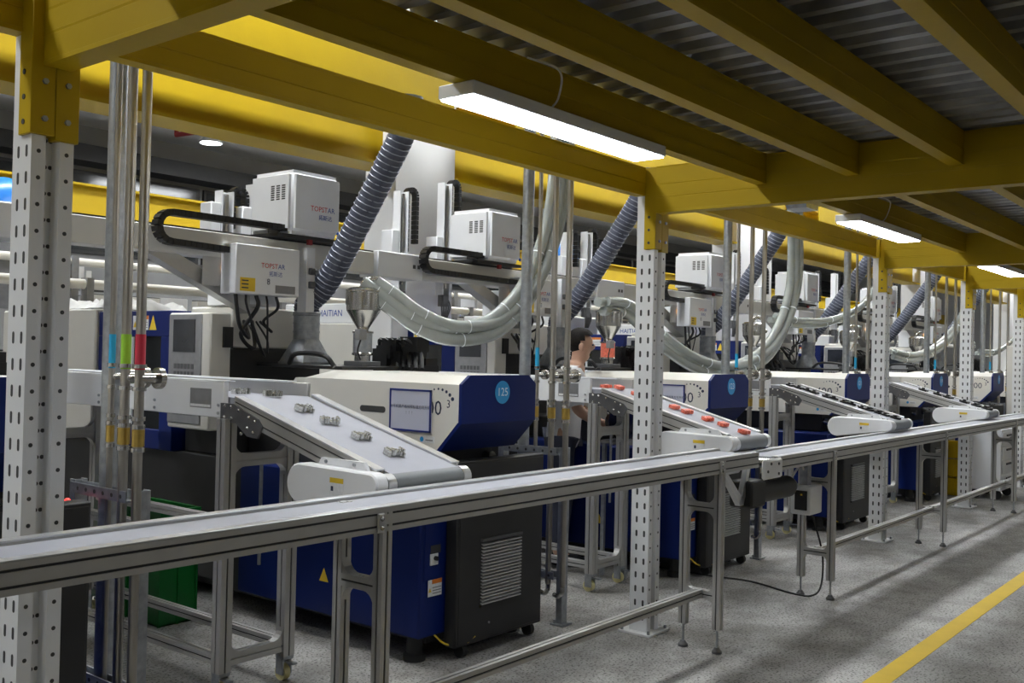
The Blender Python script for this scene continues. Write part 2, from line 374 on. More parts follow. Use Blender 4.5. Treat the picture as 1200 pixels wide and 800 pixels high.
def hall_lamp(x, y, z=5.2, lx=2.4, ly=.5):
    t = thing('hall_lamp', (x, y, z), 'long white ceiling lamp hanging over the machine hall', 'lamp', 'ceiling lamps over the machine hall')
    MB().box(x-lx/2, x+lx/2, y-ly/2, y+ly/2, z+.005, z+.06).build('housing', 'paint_white', t)
    MB().box(x-lx/2+.02, x+lx/2-.02, y-ly/2+.02, y+ly/2-.02, z-.003, z+.004).build('diffuser', 'hall_face', t, smooth=False)
    for a in (-lx/3, lx/3): MB().cyl((x+a, y, z+.06), (x+a, y, 5.6), .006, n=6).build('hanger', 'galv', t)
for y in (4.7, 8.6, 14.2):  # rearmost row added to lighten the far ceiling
    for i in range(8):
        if y < 10 or i in (1, 3, 5): hall_lamp(-1+i*4.6, y)
for px, py in ((247, 168),):
    c = onz(px, py, 5.0)
    t = thing('bell_lamp', c, 'small round bell lamp glowing below the far ceiling', 'lamp')
    MB().lathe([(.03, c.z+.16), (.06, c.z+.15), (.2, c.z+.02), (.2, c.z), (.03, c.z+.03)], c.x, c.y).build('shade', 'paint_white', t)
    MB().lathe([(.17, c.z+.012), (.17, c.z)], c.x, c.y).build('diffuser', 'hall_face', t)
    MB().cyl((c.x, c.y, c.z+.15), (c.x, c.y, 5.6), .012, n=6).build('rod', 'black_metal', t)
_a = onz(207, 158, 5.0)
rp = [(_a.x, _a.y, 5.59), _a, onz(255, 151, 5.0), onz(330, 136, 5.0)]
tag(MB().tube(rp, .045, 8).build('sprinkler_pipe', 'pipe_red'), 'dark red sprinkler pipe under the far ceiling', 'pipe')

# ------------------------------------------------------------------ long transfer conveyors along the aisle
def leg_set(t, x, zt, last=True):
    for y in (2.351, 2.545):
        lg = extr(t, 'leg', (x, y, .12), (x, y, zt), P40, (0, 1, 0))
        MB().cyl((x, y, .015), (x, y, .13), .006, n=8).build('threaded_rod', 'galv', lg)
        MB().lathe([(.026, 0), (.026, .012), (.018, .02), (.012, .03)], x, y, 16).build('foot_pad', 'dark_grey', lg)
    for z, g in ((.735, .05), (.29, .035)):
        extr(t, 'crossbar', (x, 2.372, z), (x, 2.524, z), P40)
        for y, s in ((2.372, 1), (2.524, -1)):
            for q in (1, -1):
                b = MB(); zz = z+q*.021
                b.prism([(y, zz), (y+s*g, zz)]+[(y+s*g-s*g*math.sin(a), zz+q*g-q*g*math.cos(a)) for a in [PI/2*j/5 for j in range(1, 6)]], 'x', x-.018, x+.018)
                b.build('gusset', 'aluminium', t, smooth=False)
    for s in (-1,):
        br = MB().box(x+s*.021 if s > 0 else x-.051, x+.051 if s > 0 else x-.021, 2.318, 2.33, zt-.074, zt-.012).build('corner_bracket', 'aluminium', t, .003)
        for z in (zt-.058, zt-.028): MB().ball((x+s*.036, 2.317, z), .009, .005, .009, 8, 6).build('screw', 'steel', br)
def long_conveyor(x0, x1, zt, legs, label, railsegs):
    t = thing('transfer_conveyor', ((x0+x1)/2, 2.46, 0), label, 'conveyor')
    for nm, y in (('front_rail', 2.35), ('rear_rail', 2.58)):
        extr(t, nm, (x0, y, zt-.039), (x1, y, zt-.039), P4080, (0, 0, 1), .04, .078, 2)
    MB().box(x0, x1, 2.331, 2.371, zt+.0005, zt+.004).build('rail_cap', 'alu_bright', t, .001)
    MB().box(x0, x1, 2.561, 2.60, zt+.0005, zt+.006).build('rail_cap', 'alu_bright', t, .001)
    MB().box(x0+.02, x1-.02, 2.372, 2.559, zt-.03, zt-.006).build('belt', 'belt', t)
    MB().box(x0+.02, x1-.02, 2.37, 2.56, zt-.07, zt-.064).build('return_belt', 'belt_roller', t)
    for xx in (x0+.03, x1-.03): MB().cyl((xx, 2.372, zt-.035), (xx, 2.559, zt-.035), .026).build('end_roller', 'steel', t)
    for x in legs: leg_set(t, x, zt-.004)
    for a, b in railsegs: extr(t, 'tie_rail', (a, 2.448, .295), (b, 2.448, .295), P40)
    return t
long_conveyor(-1.2, 5.05, .995, [-.15, 2.275, 4.64], 'long waist-high aluminium belt conveyor under the first two feeder belts', [(-.13, 2.25), (2.30, 4.62)])
c2 = long_conveyor(5.30, 19, .955, [6.17, 8.62, 11.1, 13.6, 16.2], 'second aluminium belt conveyor running on past the black-part belts', [(6.19, 8.60), (8.64, 11.08), (11.12, 13.58)])
# drive head between the two long conveyors
dh = thing('conveyor_drive', (5.18, 2.45, .7), 'black geared motor on a folded bracket below the conveyor joint', 'motor')
pl = MB().box(5.07, 5.31, 2.305, 2.327, .845, .955).build('side_plate', 'paint_white', dh, .012)
for a, b in ((5.11, .89), (5.25, .925), (5.25, .87), (5.15, .93)): MB().cyl((a, 2.306, b), (a, 2.300, b), .008, n=8).build('bolt', 'dark_grey', pl)
MB().box(5.07, 5.31, 2.56, 2.60, .845, .955).build('side_plate', 'paint_white', dh, .01)
MB().prism([(4.80, .915), (4.835, .915), (5.04, .745), (5.11, .915), (5.145, .915), (5.06, .70), (5.02, .70)], 'y', 2.42, 2.45).build('folded_bracket', 'alu_bright', dh, smooth=False)
MB().box(5.08, 5.26, 2.38, 2.52, .68, .83).build('gearbox', 'black_metal', dh, .012)
MB().cyl((5.26, 2.45, .75), (5.70, 2.45, .745), .065, n=20).build('motor_body', 'black_metal', dh)
MB().cyl((5.70, 2.45, .745), (5.76, 2.45, .745), .058, .045, 20).build('fan_cover', 'dark_grey', dh)
MB().box(5.38, 5.50, 2.42, 2.48, .80, .845).build('terminal_box', 'black_plastic', dh, .006)
MB().tube(spline([(5.74, 2.45, .77), (5.84, 2.45, .83), (5.93, 2.46, .86), (6.02, 2.47, .80)]), .007, 6).build('motor_cable', 'cloth', dh)
cb = thing('speed_control_box', (6.06, 2.44, .54), 'small white control box with black keypad beside the conveyor leg', 'control box')
MB().box(5.945, 6.135, 2.40, 2.53, .545, .725).build('case', 'paint_white', cb, .008)
kp = MB().box(5.939, 5.945, 2.42, 2.50, .575, .695).build('keypad', 'black_plastic', cb, .002)
MB().box(5.9375, 5.939, 2.45, 2.462, .665, .675).build('indicator', 'label_yellow', kp)
MB().box(5.99, 6.05, 2.44, 2.49, .725, .95).build('mounting_strip', 'galv', cb)
g = [onz(*p, .006) for p in ((660, 690), (760, 662), (830, 674), (880, 681), (925, 694), (948, 700))]
pts = [g[1], g[2], g[3], g[4], Vector((6.15, 2.47, .008)), Vector((6.24, 2.44, .06)), Vector((6.26, 2.44, .25)), Vector((6.16, 2.45, .45)), Vector((6.10, 2.46, .545))]
tag(MB().tube(spline(pts, 12), .006, 7).build('power_cable', 'rubber'), 'black power cable looping from the control box across the floor', 'cable')

# ------------------------------------------------------------------ machines
def sticker(t, face, a, b0, b1, z0, z1, head='label_orange', body='label_white', tri=True, nm='warning_label'):
    """face 'x': plane X=a, b is Y; face 'y': plane Y=a, b is X"""
    def bx(u0, u1, w0, w1, d0, d1):
        return MB().box(a-d1, a-d0, u0, u1, w0, w1) if face == 'x' else MB().box(u0, u1, a-d1, a-d0, w0, w1)
    o = bx(b0, b1, z0, z1, 0, .001).build(nm, body, t, smooth=False)
    L = b1-b0
    h0, h1 = (b0, b0+L*.72) if face == 'x' else (b0+L*.28, b1)
    bx(h0, h1, z1-(z1-z0)*.26, z1, .001, .0016).build('heading', head, o, smooth=False)
    for i in range(3):
        zz = z0+(z1-z0)*(.14+.17*i); bx(h0+L*.05, h1-L*.05, zz, zz+(z1-z0)*.06, .001, .0016).build('print_line', 'mid_grey', o, smooth=False)
    if tri:
        c = (b0+L*.86) if face == 'x' else b0+L*.14; r = L*.11; zc = (z0+z1)/2-.1*(z1-z0)
        pr = [(c-r, zc-r), (c+r, zc-r), (c, zc+r)]
        MB().prism(pr, face, a-.0016, a-.001).build('warning_triangle', 'label_yellow', o, smooth=False)
    return o
def machine(label):
    t = thing('injection_machine', (3.9, 5.2, 0), label, 'machine', 'row of blue and white injection machines')
    # hood over the injection unit
    hd = MB().prism([(3.215, 1.345), (3.222, 1.16), (3.35, 1.02), (4.46, 1.02), (4.46, 1.20), (4.36, 1.345)], 'x', 3.60, 4.18)
    hd.add([(3.60, 3.215, 1.345), (4.18, 3.215, 1.345), (4.18, 4.36, 1.345), (3.60, 4.36, 1.345), (3.66, 3.215, 1.388), (4.12, 3.215, 1.388), (4.12, 4.20, 1.388), (3.66, 4.20, 1.388)],
           [(0, 3, 2, 1), (4, 5, 6, 7), (0, 1, 5, 4), (1, 2, 6, 5), (2, 3, 7, 6), (3, 0, 4, 7)])
    hood = hd.build('hood', 'hood_white', t, smooth=False)
    MB().prism([(4.36, 1.34), (4.46, 1.20), (4.46, 1.03), (4.62, 1.03), (4.62, 1.22), (4.50, 1.34)], 'x', 3.64, 4.14).build('hood_tail', 'cream', t, smooth=False)
    ec = MB()
    ec.prism([(3.598, 1.155), (3.598, 1.347), (3.66, 1.391), (4.12, 1.391), (4.182, 1.347), (4.182, 1.155)], 'y', 3.198, 3.217)
    ec.prism([(3.198, 1.157), (3.335, 1.012), (3.356, 1.018), (3.222, 1.160)], 'x', 3.598, 4.182)
    cap = ec.build('end_cap', 'blue', t, smooth=False)
    bd = MB().cyl((3.905, 3.1975, 1.305), (3.905, 3.1955, 1.305), .058, n=28).build('number_badge', 'badge', cap, smooth=False)
    c = []
    c += [(3.72-.0, 1.205+.016*math.cos(a)) for a in ()]
    st = [(y, z) for y, z in arc(3.90, 1.198, .016, -PI/2+PI/2*0, PI/2, 6)]+[(y, z) for y, z in arc(3.74, 1.198, .016, PI/2, 3*PI/2, 6)]
    MB().prism(st, 'x', 3.5985, 3.601).build('grip_slot', 'slot', hood, smooth=False)
    text('400', .074, (3.5995, 3.405, 1.222), 'x', 'ink', hood, 'model_number')
    text('3', .04, (3.5995, 3.285, 1.247), 'x', 'ink', hood, 'model_number')
    for i in range(7):
        a = math.radians(118-i*14); r = .0035+.0011*i
        MB().cyl((3.60, 3.355-.115*math.cos(a), 1.215+.105*math.sin(a)), (3.5988, 3.355-.115*math.cos(a), 1.215+.105*math.sin(a)), r, n=10).build('logo_dot', 'ink', hood, smooth=False)
    lg = MB().box(3.599, 3.60, 3.375, 3.475, 1.05, 1.082).build('maker_sticker', 'label_white', hood, smooth=False)
    MB().cyl((3.599, 3.46, 1.066), (3.5984, 3.46, 1.066), .013, n=12).build('drop_mark', 'badge', lg, smooth=False)
    MB().box(3.5984, 3.599, 3.385, 3.435, 1.060, 1.066).build('print_line', 'mid_grey', lg, smooth=False)
    # black carriage, bed, end panel, cabinet
    MB().box(3.66, 4.14, 3.45, 4.95, .86, 1.02).build('carriage', 'black_metal', t, .01)
    for x in (3.72, 4.08): MB().cyl((x, 3.4, .95), (x, 5.4, .95), .03).build('guide_rod', 'steel', t)
    bed = MB().box(3.44, 4.32, 3.30, 4.72, .13, .86).build('bed', 'blue', t, .008)
    MB().box(3.50, 4.28, 4.73, 7.6, .13, .86).build('rear_bed', 'black_metal', t, .008)
    MB().box(3.60, 4.16, 3.40, 7.5, .06, .13).build('bed_skid', 'black_metal', t)
    for x in (3.52, 4.24):
        for y in (3.40, 5.4, 7.45): MB().lathe([(.055, 0), (.055, .03), (.04, .04), (.04, .135)], x, y, 14).build('levelling_foot', 'rubber', t)
    MB().box(3.465, 3.598, 3.294, 3.30, .40, .72).build('end_panel', 'blue', bed, .004)
    sw = MB().box(3.50, 3.555, 3.287, 3.294, .475, .53).build('switch_plate', 'label_white', bed, .002)
    MB().cyl((3.532, 3.287, .508), (3.532, 3.272, .508), .011, n=10).build('switch_knob', 'black_plastic', sw)
    MB().box(3.505, 3.575, 3.2925, 3.294, .53, .57).build('switch_recess', 'slot', bed)
    sticker(bed, 'y', 3.2935, 3.492, 3.588, .325, .405)
    MB().cyl((3.44, 3.62, .60), (3.436, 3.62, .60), .012, n=10).build('bed_bolt', 'steel', bed)
    MB().prism([(3.95, .30), (4.02, .30), (3.985, .37)], 'x', 3.4385, 3.44).build('warning_triangle', 'label_yellow', bed, smooth=False)
    cab = MB().box(3.612, 4.30, 3.22, 3.295, .065, .97).build('cabinet', 'black_metal', t, .006)
    MB().box(3.63, 4.29, 3.217, 3.221, .08, .955).build('cabinet_door', 'black_metal', cab, .002)
    MB().box(3.786, 4.105, 3.206, 3.219, .238, .248).build('louvre_frame', 'black_plastic', cab)
    lv = MB(); nl = 19
    for i in range(nl):
        z = .25+i*(.31/nl); lv.prism([(3.216, z+.004), (3.216, z+.009), (3.202, z+.005), (3.202, z)], 'x', 3.79, 4.10)
    tag(lv.build('louvre_slats', 'louvre', cab, smooth=False), kind='stuff')
    MB().box(3.785, 4.105, 3.202, 3.217, .562, .575).build('louvre_hood', 'dark_grey', cab)
    MB().cyl((3.86, 3.219, .15), (3.86, 3.212, .15), .006, n=8).build('lock', 'mid_grey', cab)
    for x in (3.70, 4.24): MB().cyl((x-.015, 3.26, .034), (x+.015, 3.26, .034), .033, n=14).build('castor', 'rubber', cab)
    MB().tube(spline([(3.56, 3.31, .13), (3.60, 3.27, .085), (3.68, 3.23, .07), (3.76, 3.22, .10)]), .005, 6).build('earth_wire', 'label_yellow', t)
    # guard with window, clamp cover, control panel
    gd = MB()
    gd.box(3.44, 4.30, 5.42, 6.30, 1.56, 1.72).box(3.44, 4.30, 5.42, 5.56, .86, 1.56).box(3.44, 4.30, 6.2, 6.30, .86, 1.56).box(3.44, 4.30, 5.42, 6.30, .86, .98)
    gu = gd.build('guard', 'blue', t, .004)
    MB().box(3.47, 3.475, 5.56, 6.2, .98, 1.56).build('guard_window', 'glass_dark', gu, smooth=False)
    MB().box(4.27, 4.275, 5.56, 6.2, .98, 1.56).build('guard_window', 'glass_dark', gu, smooth=False)
    wf = MB(); wf.box(3.425, 3.44, 5.86, 5.875, 1.0, 1.55).box(3.425, 3.44, 6.17, 6.185, 1.0, 1.55).box(3.425, 3.44, 5.86, 6.185, 1.54, 1.555).build('window_rim', 'paint_white', gu)
    sticker(gu, 'x', 3.439, 5.70, 5.88, 1.60, 1.69)
    MB().prism([(5.61, 1.60), (5.69, 1.60), (5.65, 1.69)], 'x', 3.438, 3.44).build('warning_triangle', 'label_yellow', gu, smooth=False)
    MB().box(3.42, 4.32, 6.31, 7.65, .90, 1.74).build('clamp_cover', 'cream', t, .012)
    up = MB().box(3.45, 4.29, 6.31, 7.6, 1.74, 1.92).build('clamp_top', 'paint_white', t, .01)
    text('HAITIAN', .06, (3.449, 6.95, 1.83), 'x', 'logo_blue', up, 'maker_name')
    MB().box(3.52, 4.22, 4.97, 5.40, .86, 1.50).build('fixed_platen', 'black_metal', t, .01)
    MB().box(3.54, 4.20, 4.97, 5.40, 1.50, 1.745).build('platen_top', 'cream', t, .01)
    hm = MB().box(3.36, 3.50, 4.92, 5.34, 1.02, 1.70).build('control_panel', 'cream', t, .008)
    MB().box(3.352, 3.36, 5.0, 5.33, 1.05, 1.69).build('panel_face', 'mid_grey', hm, .002)
    MB().box(3.348, 3.352, 5.06, 5.28, 1.47, 1.66).build('screen', 'screen', hm)
    kb = MB()
    for i in range(6):
        for j in range(7): kb.box(3.350, 3.352, 5.07+i*.035, 5.095+i*.035, 1.10+j*.045, 1.13+j*.045)
    kb.build('keypad', 'dark_grey', hm, smooth=False)
    MB().box(3.44, 3.5, 4.90, 4.94, 1.5, 1.62).build('hinge', 'black_metal', hm)
    # black hose plate and feed throat unit behind the hood
    MB().box(3.68, 4.12, 4.16, 4.92, 1.392, 1.412).build('feed_plate', 'black_metal', t, .003)
    MB().tube(spline([(3.62, 4.15, 1.41), (3.60, 4.22, 1.47), (3.60, 4.45, 1.475), (3.64, 4.56, 1.42)]), .014, 8).build('grab_rail', 'black_plastic', t)
    bb = MB(); rnd = random.Random(3)
    for i in range(16):
        c = Vector((4.30+rnd.uniform(-.08, .08), 4.29+rnd.uniform(-.13, .13), 1.45+rnd.uniform(-.05, .11)))
        bb.box(c.x-.05, c.x+.05, c.y-.06, c.y+.06, c.z-.04, c.z+.04)
    bb.box(4.2, 4.42, 4.12, 4.46, .86, 1.42)
    for i in range(5):
        y = 4.25+i*.05; bb.tube(spline([(4.25, y, 1.5), (4.2, y-.05, 1.57), (4.25, y-.13, 1.5), (4.2, y-.2, 1.40)], 5), .014, 6)
    bb.build('pump_unit', 'black_plastic', t, smooth=False)
    return t
m0 = machine('injection machine with the 125 badge beside the silver-casting belt')
MOFF = [-2.55, 2.55, 5.10, 7.65, 10.25, 12.85]
MLAB = ['injection machine standing behind the perforated post at the taped pipes', 'injection machine between the worker and the coral-part belt, badged 123', 'injection machine beside the belt of paired black parts, 400 lettering unobscured',
        'injection machine behind the fourth perforated post, seen past yellow crates', 'injection machine beside the far white cabinet', 'injection machine at the far end of the row']
ms = [m0]+[clone(m0, (d, 0, 0), l) for d, l in zip(MOFF, MLAB)]
for m, num in zip(ms, ['125', '127', '123', '121', '119', '117', '115']):
    cap = child(m, 'end_cap'); bd = child(cap, 'number_badge'); dx = m.location.x-3.9
    text(num, .042, (3.905+dx, 3.1953, 1.305), 'y', 'text_white', bd, 'badge_number')
for o_ in [o for o in m0.children_recursive if o.name.split('.')[0] in ('clamp_top', 'maker_name')]: bpy.data.objects.remove(o_)
cl = MB(); rn = random.Random(2); nx, ny = 14, 14
cl.add([(3.50+.7*i/nx, 6.35+.6*j/ny, 1.745+abs(.05*math.sin(i*.9+j*.5)+rn.uniform(0, .05))*(1 if 0 < i < nx and 0 < j < ny else .1)) for j in range(ny+1) for i in range(nx+1)], [(j*(nx+1)+i, j*(nx+1)+i+1, (j+1)*(nx+1)+i+1, (j+1)*(nx+1)+i) for j in range(ny) for i in range(nx)])
tag(cl.build('plastic_sheet', 'cloth'), 'crumpled white sheet lying on top of the near machine', 'sheet')
# back row across the bay: the same make of machine turned round
for i in range(6):
    c = clone(m0, (0, 0, 0), 'injection machine of the rear row, turned away, beyond the robots', 'rear row of injection machines')
    c.rotation_euler.z = PI; c.location = (3.2+i*2.7, 11.9, 0)
# framed notices stuck on the first two hoods
def notice(dx, label):
    t = thing('framed_notice', (3.597+dx, 3.54, 1.2), label, 'notice')
    y0, y1, z0, z1 = 3.395, 3.685, 1.10, 1.312
    MB().box(3.592+dx, 3.5985+dx, y0, y1, z0, z1).build('sheet', 'notice_paper', t, smooth=False)
    fr = MB()
    for a, b, c, d in ((y0, y1, z1-.009, z1), (y0, y1, z0, z0+.009), (y0, y0+.009, z0, z1), (y1-.009, y1, z0, z1)): fr.box(3.589+dx, 3.595+dx, a, b, c, d)
    fr.build('frame', 'frame_blue', t, smooth=False)
    text('09号机要严格按照标准方可开机', .0145, (3.5915+dx, 3.54, 1.222), 'x', 'ink', t, 'notice_line')
    text('！！！', .0145, (3.5915+dx, 3.54, 1.192), 'x', 'ink', t, 'notice_line')
    return t
notice(0, 'blue-framed paper notice on the hood nearest the silver castings')
notice(2.55, 'blue-framed paper notice half hidden by the second perforated post')

# ------------------------------------------------------------------ feeder belts from the machines to the long conveyor
KY, KZ, HY, HZ = 3.59, 1.285, 2.665, 1.045
SL = math.atan2(KZ-HZ, KY-HY)
def feeder(label):
    t = thing('feeder_conveyor', (2.75, 3.6, 0), label, 'conveyor', 'white belt feeders from the machines')
    a, b = 2.605, 2.98
    n = Vector((0, -math.sin(SL), math.cos(SL)))*.03
    hc = (HY, HZ-.04); cyc = arc(hc[0], hc[1], .04, PI/2+SL, PI*1.5+SL, 10)
    poly = [(5.75, KZ), (KY, KZ)]+cyc+[(KY+.02, KZ-.08), (5.75, KZ-.08)]
    MB().prism(poly, 'x', a+.002, b-.002).build('belt', 'belt', t, ang=30)
    MB().cyl((a+.004, hc[0], hc[1]), (b-.004, hc[0], hc[1]), .0408, n=28).build('head_roller', 'belt_roller', t)
    # level section: white side covers with lips
    sc = MB().box(a-.028, a-.003, 3.665, 5.75, 1.195, 1.352).build('side_cover', 'paint_white', t, .003)
    MB().box(a-.028, a+.03, 3.665, 5.75, 1.352, 1.356).build('cover_lip', 'paint_white', sc)
    fcv = MB().box(b+.003, b+.02, 3.60, 5.75, 1.20, 1.345).build('side_cover', 'aluminium', t, .002)
    MB().box(b-.035, b+.02, 3.70, 5.75, 1.345, 1.352).build('cover_lip', 'paint_white', fcv)
    MB().box(a-.030, a-.028, 3.755, 3.915, 1.232, 1.318).build('control_display', 'mid_grey', sc, .001)
    MB().box(a-.0305, a-.030, 3.76, 3.91, 1.237, 1.248).build('key_strip', 'label_white', sc)
    for y in (3.70, 4.20, 4.70, 5.2):
        for z in (1.215, 1.25): MB().cyl((a-.028, y, z), (a-.034, y, z), .007, n=8).build('screw', 'galv', sc)
    # inclined rails
    for nm, x, s in (('incline_rail', a-.02, -1), ('incline_rail', b+.02, 1)):
        off = Vector((0, math.sin(SL), -math.cos(SL)))*.036
        p0 = Vector((x, KY-.02, KZ))+off; p1 = Vector((x, HY+.03, HZ+.006))+off
        q = extr(t, nm, p0, p1, tslot(.038, .085, 2), (0, 0, 1), .038, .085, 2)
        up = Vector((0, -math.sin(SL), math.cos(SL)))
        MB().bar(p0+up*.0435, p1+up*.0435, RECT(.044, .006)).build('rail_cap', 'alu_bright', q, smooth=False)
        MB().prism(arc(hc[0], hc[1], .0425, -PI*.5, PI*1.5, 24)[:-1], 'x', x-.021, x+.021).build('head_cap', 'alu_bright', t)
    # joint plate with bolts
    jp = MB().prism([(3.66, 1.262), (3.57, 1.262), (3.40, 1.205), (3.37, 1.175), (3.40, 1.125), (3.47, 1.13), (3.55, 1.18), (3.66, 1.19)], 'x', a-.047, a-.038).build('joint_plate', 'dark_grey', t, smooth=False)
    for y, z in ((3.63, 1.25), (3.585, 1.248), (3.53, 1.235), (3.46, 1.21), (3.42, 1.195), (3.63, 1.205), (3.58, 1.20), (3.47, 1.165), (3.43, 1.15), (3.51, 1.14)):
        MB().ball((a-.047, y, z), .006, .008, .008, 8, 6).build('bolt', 'steel', jp)
    # motor cover
    r0, r1 = .078, .045; y0, z0, y1, z1 = 3.055, .982, 2.665, 1.009
    pv = arc(y1, z1, r1, -PI/2, -PI*1.5, 10)+arc(y0, z0, r0, PI/2, -PI/2, 12)
    mc = MB().prism(pv, 'x', a-.105, a-.043).build('motor_cover', 'paint_white', t, .006, ang=30)
    MB().prism([(3.0, 1.055), (2.72, 1.055), (2.74, 1.085), (2.98, 1.085)], 'x', a-.06, a-.045).build('cover_tab', 'paint_white', mc)
    for y in (2.95, 2.79): MB().cyl((a-.06, y, 1.072), (a-.066, y, 1.072), .007, n=8).build('screw', 'galv', mc)
    lb = MB().box(a-.1062, a-.105, 2.80, 2.875, .955, 1.022).build('warning_label', 'label_white', mc, smooth=False)
    MB().box(a-.1068, a-.1062, 2.80, 2.875, 1.003, 1.022).build('heading', 'label_yellow', lb, smooth=False)
    MB().box(a-.1068, a-.1062, 2.855, 2.868, .972, .99).build('hand_symbol', 'ink', lb, smooth=False)
    # frame
    for x in (2.565, 2.905):
        for y in (3.62, 5.30):
            lg = extr(t, 'leg', (x, y, .115), (x, y, 1.195), P60, (0, 1, 0), .06, .06)
            fk = MB(); fk.box(x-.028, x+.028, y-.028, y+.028, .10, .115).box(x-.026, x-.020, y-.02, y+.03, .03, .10).box(x+.020, x+.026, y-.02, y+.03, .03, .10)
            fk.build('castor_fork', 'galv', lg)
            MB().cyl((x-.016, y+.012, .036), (x+.016, y+.012, .036), .036, n=16).build('castor_wheel', 'wheel', lg)
            MB().box(x-.012, x+.012, y-.075, y-.025, .085, .093).build('brake_pedal', 'galv', lg)
        extr(t, 'side_rail', (x, 3.65, .165), (x, 5.27, .165), P40)
        MB().bar((x, 3.65, .66), (x, 5.27, .66), P40).build('side_rail', 'aluminium', t, smooth=False)
    for y in (3.62, 5.30):
        for z in (1.015, .165):
            MB().bar((2.596, y, z), (2.874, y, z), tslot(.04, .055)).build('crossbar', 'aluminium', t, smooth=False)
            for x, s in ((2.596, 1), (2.874, -1)):
                for q in (1, -1):
                    if z < .5 and q < 0: continue
                    zz = z+q*.027; g = .055
                    MB().prism([(x, zz), (x+s*g, zz)]+[(x+s*g-s*g*math.sin(v), zz+q*g-q*g*math.cos(v)) for v in [PI/2*j/5 for j in range(1, 6)]], 'y', y-.02, y+.02).build('gusset', 'aluminium', t, smooth=False)
    MB().cyl((2.735, 3.60, .55), (2.735, 3.60, .99), .008, n=8).build('hanging_rod', 'galv', t)
    return t
f0 = feeder('white belt feeder carrying silver castings')
FOFF = [(2.725, -.05, 0), (5.33, -.10, 0), (7.98, -.15, 0)]
FL = ['white belt feeder carrying coral plastic parts to the conveyor', 'white belt feeder carrying paired black parts past the third post', 'white belt feeder carrying single black parts by the yellow crates']
for d, l in zip(FOFF, FL): clone(f0, d, l)
# things riding on the belts
def on_belt(px, py, d, dx=0):
    X = 2.79+d[0]; p = onx(px, py, X+dx); y = p.y-d[1]
    y = max(y, HY+.03); z = KZ if y > KY else KZ-(KY-y)*math.tan(SL)
    tilt = 0 if y > KY else SL
    return Vector((X+dx, y+d[1], z+.002)), tilt
def casting_mesh():
    b = MB(); rnd = random.Random(5)
    b.tube([(-.045, 0, .014), (.045, 0, .014)], .008, 8)
    for i in range(7):
        x = -.042+i*.014; s = rnd.uniform(.018, .03); y = rnd.uniform(-.012, .012)
        b.box(x-.005, x+.005, y-s, y+s, .002, .016+rnd.uniform(0, .018))
    for i in range(4): b.cyl((-.03+i*.02, -.015+.01*(i % 2), .01), (-.03+i*.02, -.015+.01*(i % 2), .036), .006, n=8)
    return b
def coral_mesh():
    b = MB()
    b.ball((0, 0, .017), .04, .022, .016, 12, 8)
    for x in (-.03, -.01, .01, .03): b.box(x-.006, x+.006, -.026, .026, .004, .028)
    b.cyl((-.045, 0, .016), (.05, 0, .016), .009, n=10)
    return b
def black_mesh():
    b = MB(); b.prism([(-.04, -.03), (.03, -.034), (.044, -.01), (.04, .03), (-.02, .034), (-.044, .01)], 'z', 0, .014)
    b.cyl((-.015, 0, .012), (-.015, 0, .026), .012, n=10).cyl((.02, .008, .012), (.02, .008, .022), .009, n=10).box(-.034, .034, -.005, .005, .012, .02)
    return b
def scatter(mesh, name, m, pts, d, label, cat, group, sc=1):
    first = None
    for i, (px, py) in enumerate(pts):
        loc, tl = on_belt(px, py, d)
        if first is None: o = first = mesh().build(name, m, smooth=True)
        else: o = first.copy(); COL.objects.link(o)
        o.location = loc; o.rotation_euler = (tl, 0, random.uniform(-.5, .5)); o.scale = (sc,)*3
        tag(o, label, cat, group)
scatter(casting_mesh, 'silver_casting', 'casting', [(283, 462), (320, 466), (357, 476), (387, 490), (424, 511), (463, 527)], (0, 0), 'small silver casting lying on the grey belt', 'casting', 'silver castings on the first belt', .85)
scatter(coral_mesh, 'coral_part', 'coral', [(710, 461), (725, 462), (746, 463), (790, 477), (805, 481), (829, 490), (847, 496), (873, 505), (891, 511)], FOFF[0], 'coral pink moulded part lying on the second feeder belt', 'moulded part', 'coral parts on the second belt', .88)
scatter(black_mesh, 'black_part', 'black_part', [(926, 453.5), (936, 454), (946, 454.5), (954, 455.5), (969, 459), (977, 461), (990, 466), (998, 468), (1011, 472), (1019, 474), (1030, 477), (1038, 480), (1056, 484), (1063, 487)], FOFF[1], 'flat black moulded part lying in pairs on the third feeder belt', 'moulded part', 'black parts on the third belt', 1.05)
scatter(black_mesh, 'black_part', 'black_part', [(1082, 449), (1099, 453), (1111, 457), (1130, 462), (1144, 466), (1159, 470), (1174, 474)], FOFF[2], 'flat black moulded part lying singly on the fourth feeder belt', 'moulded part', 'black parts on the fourth belt', 1.3)

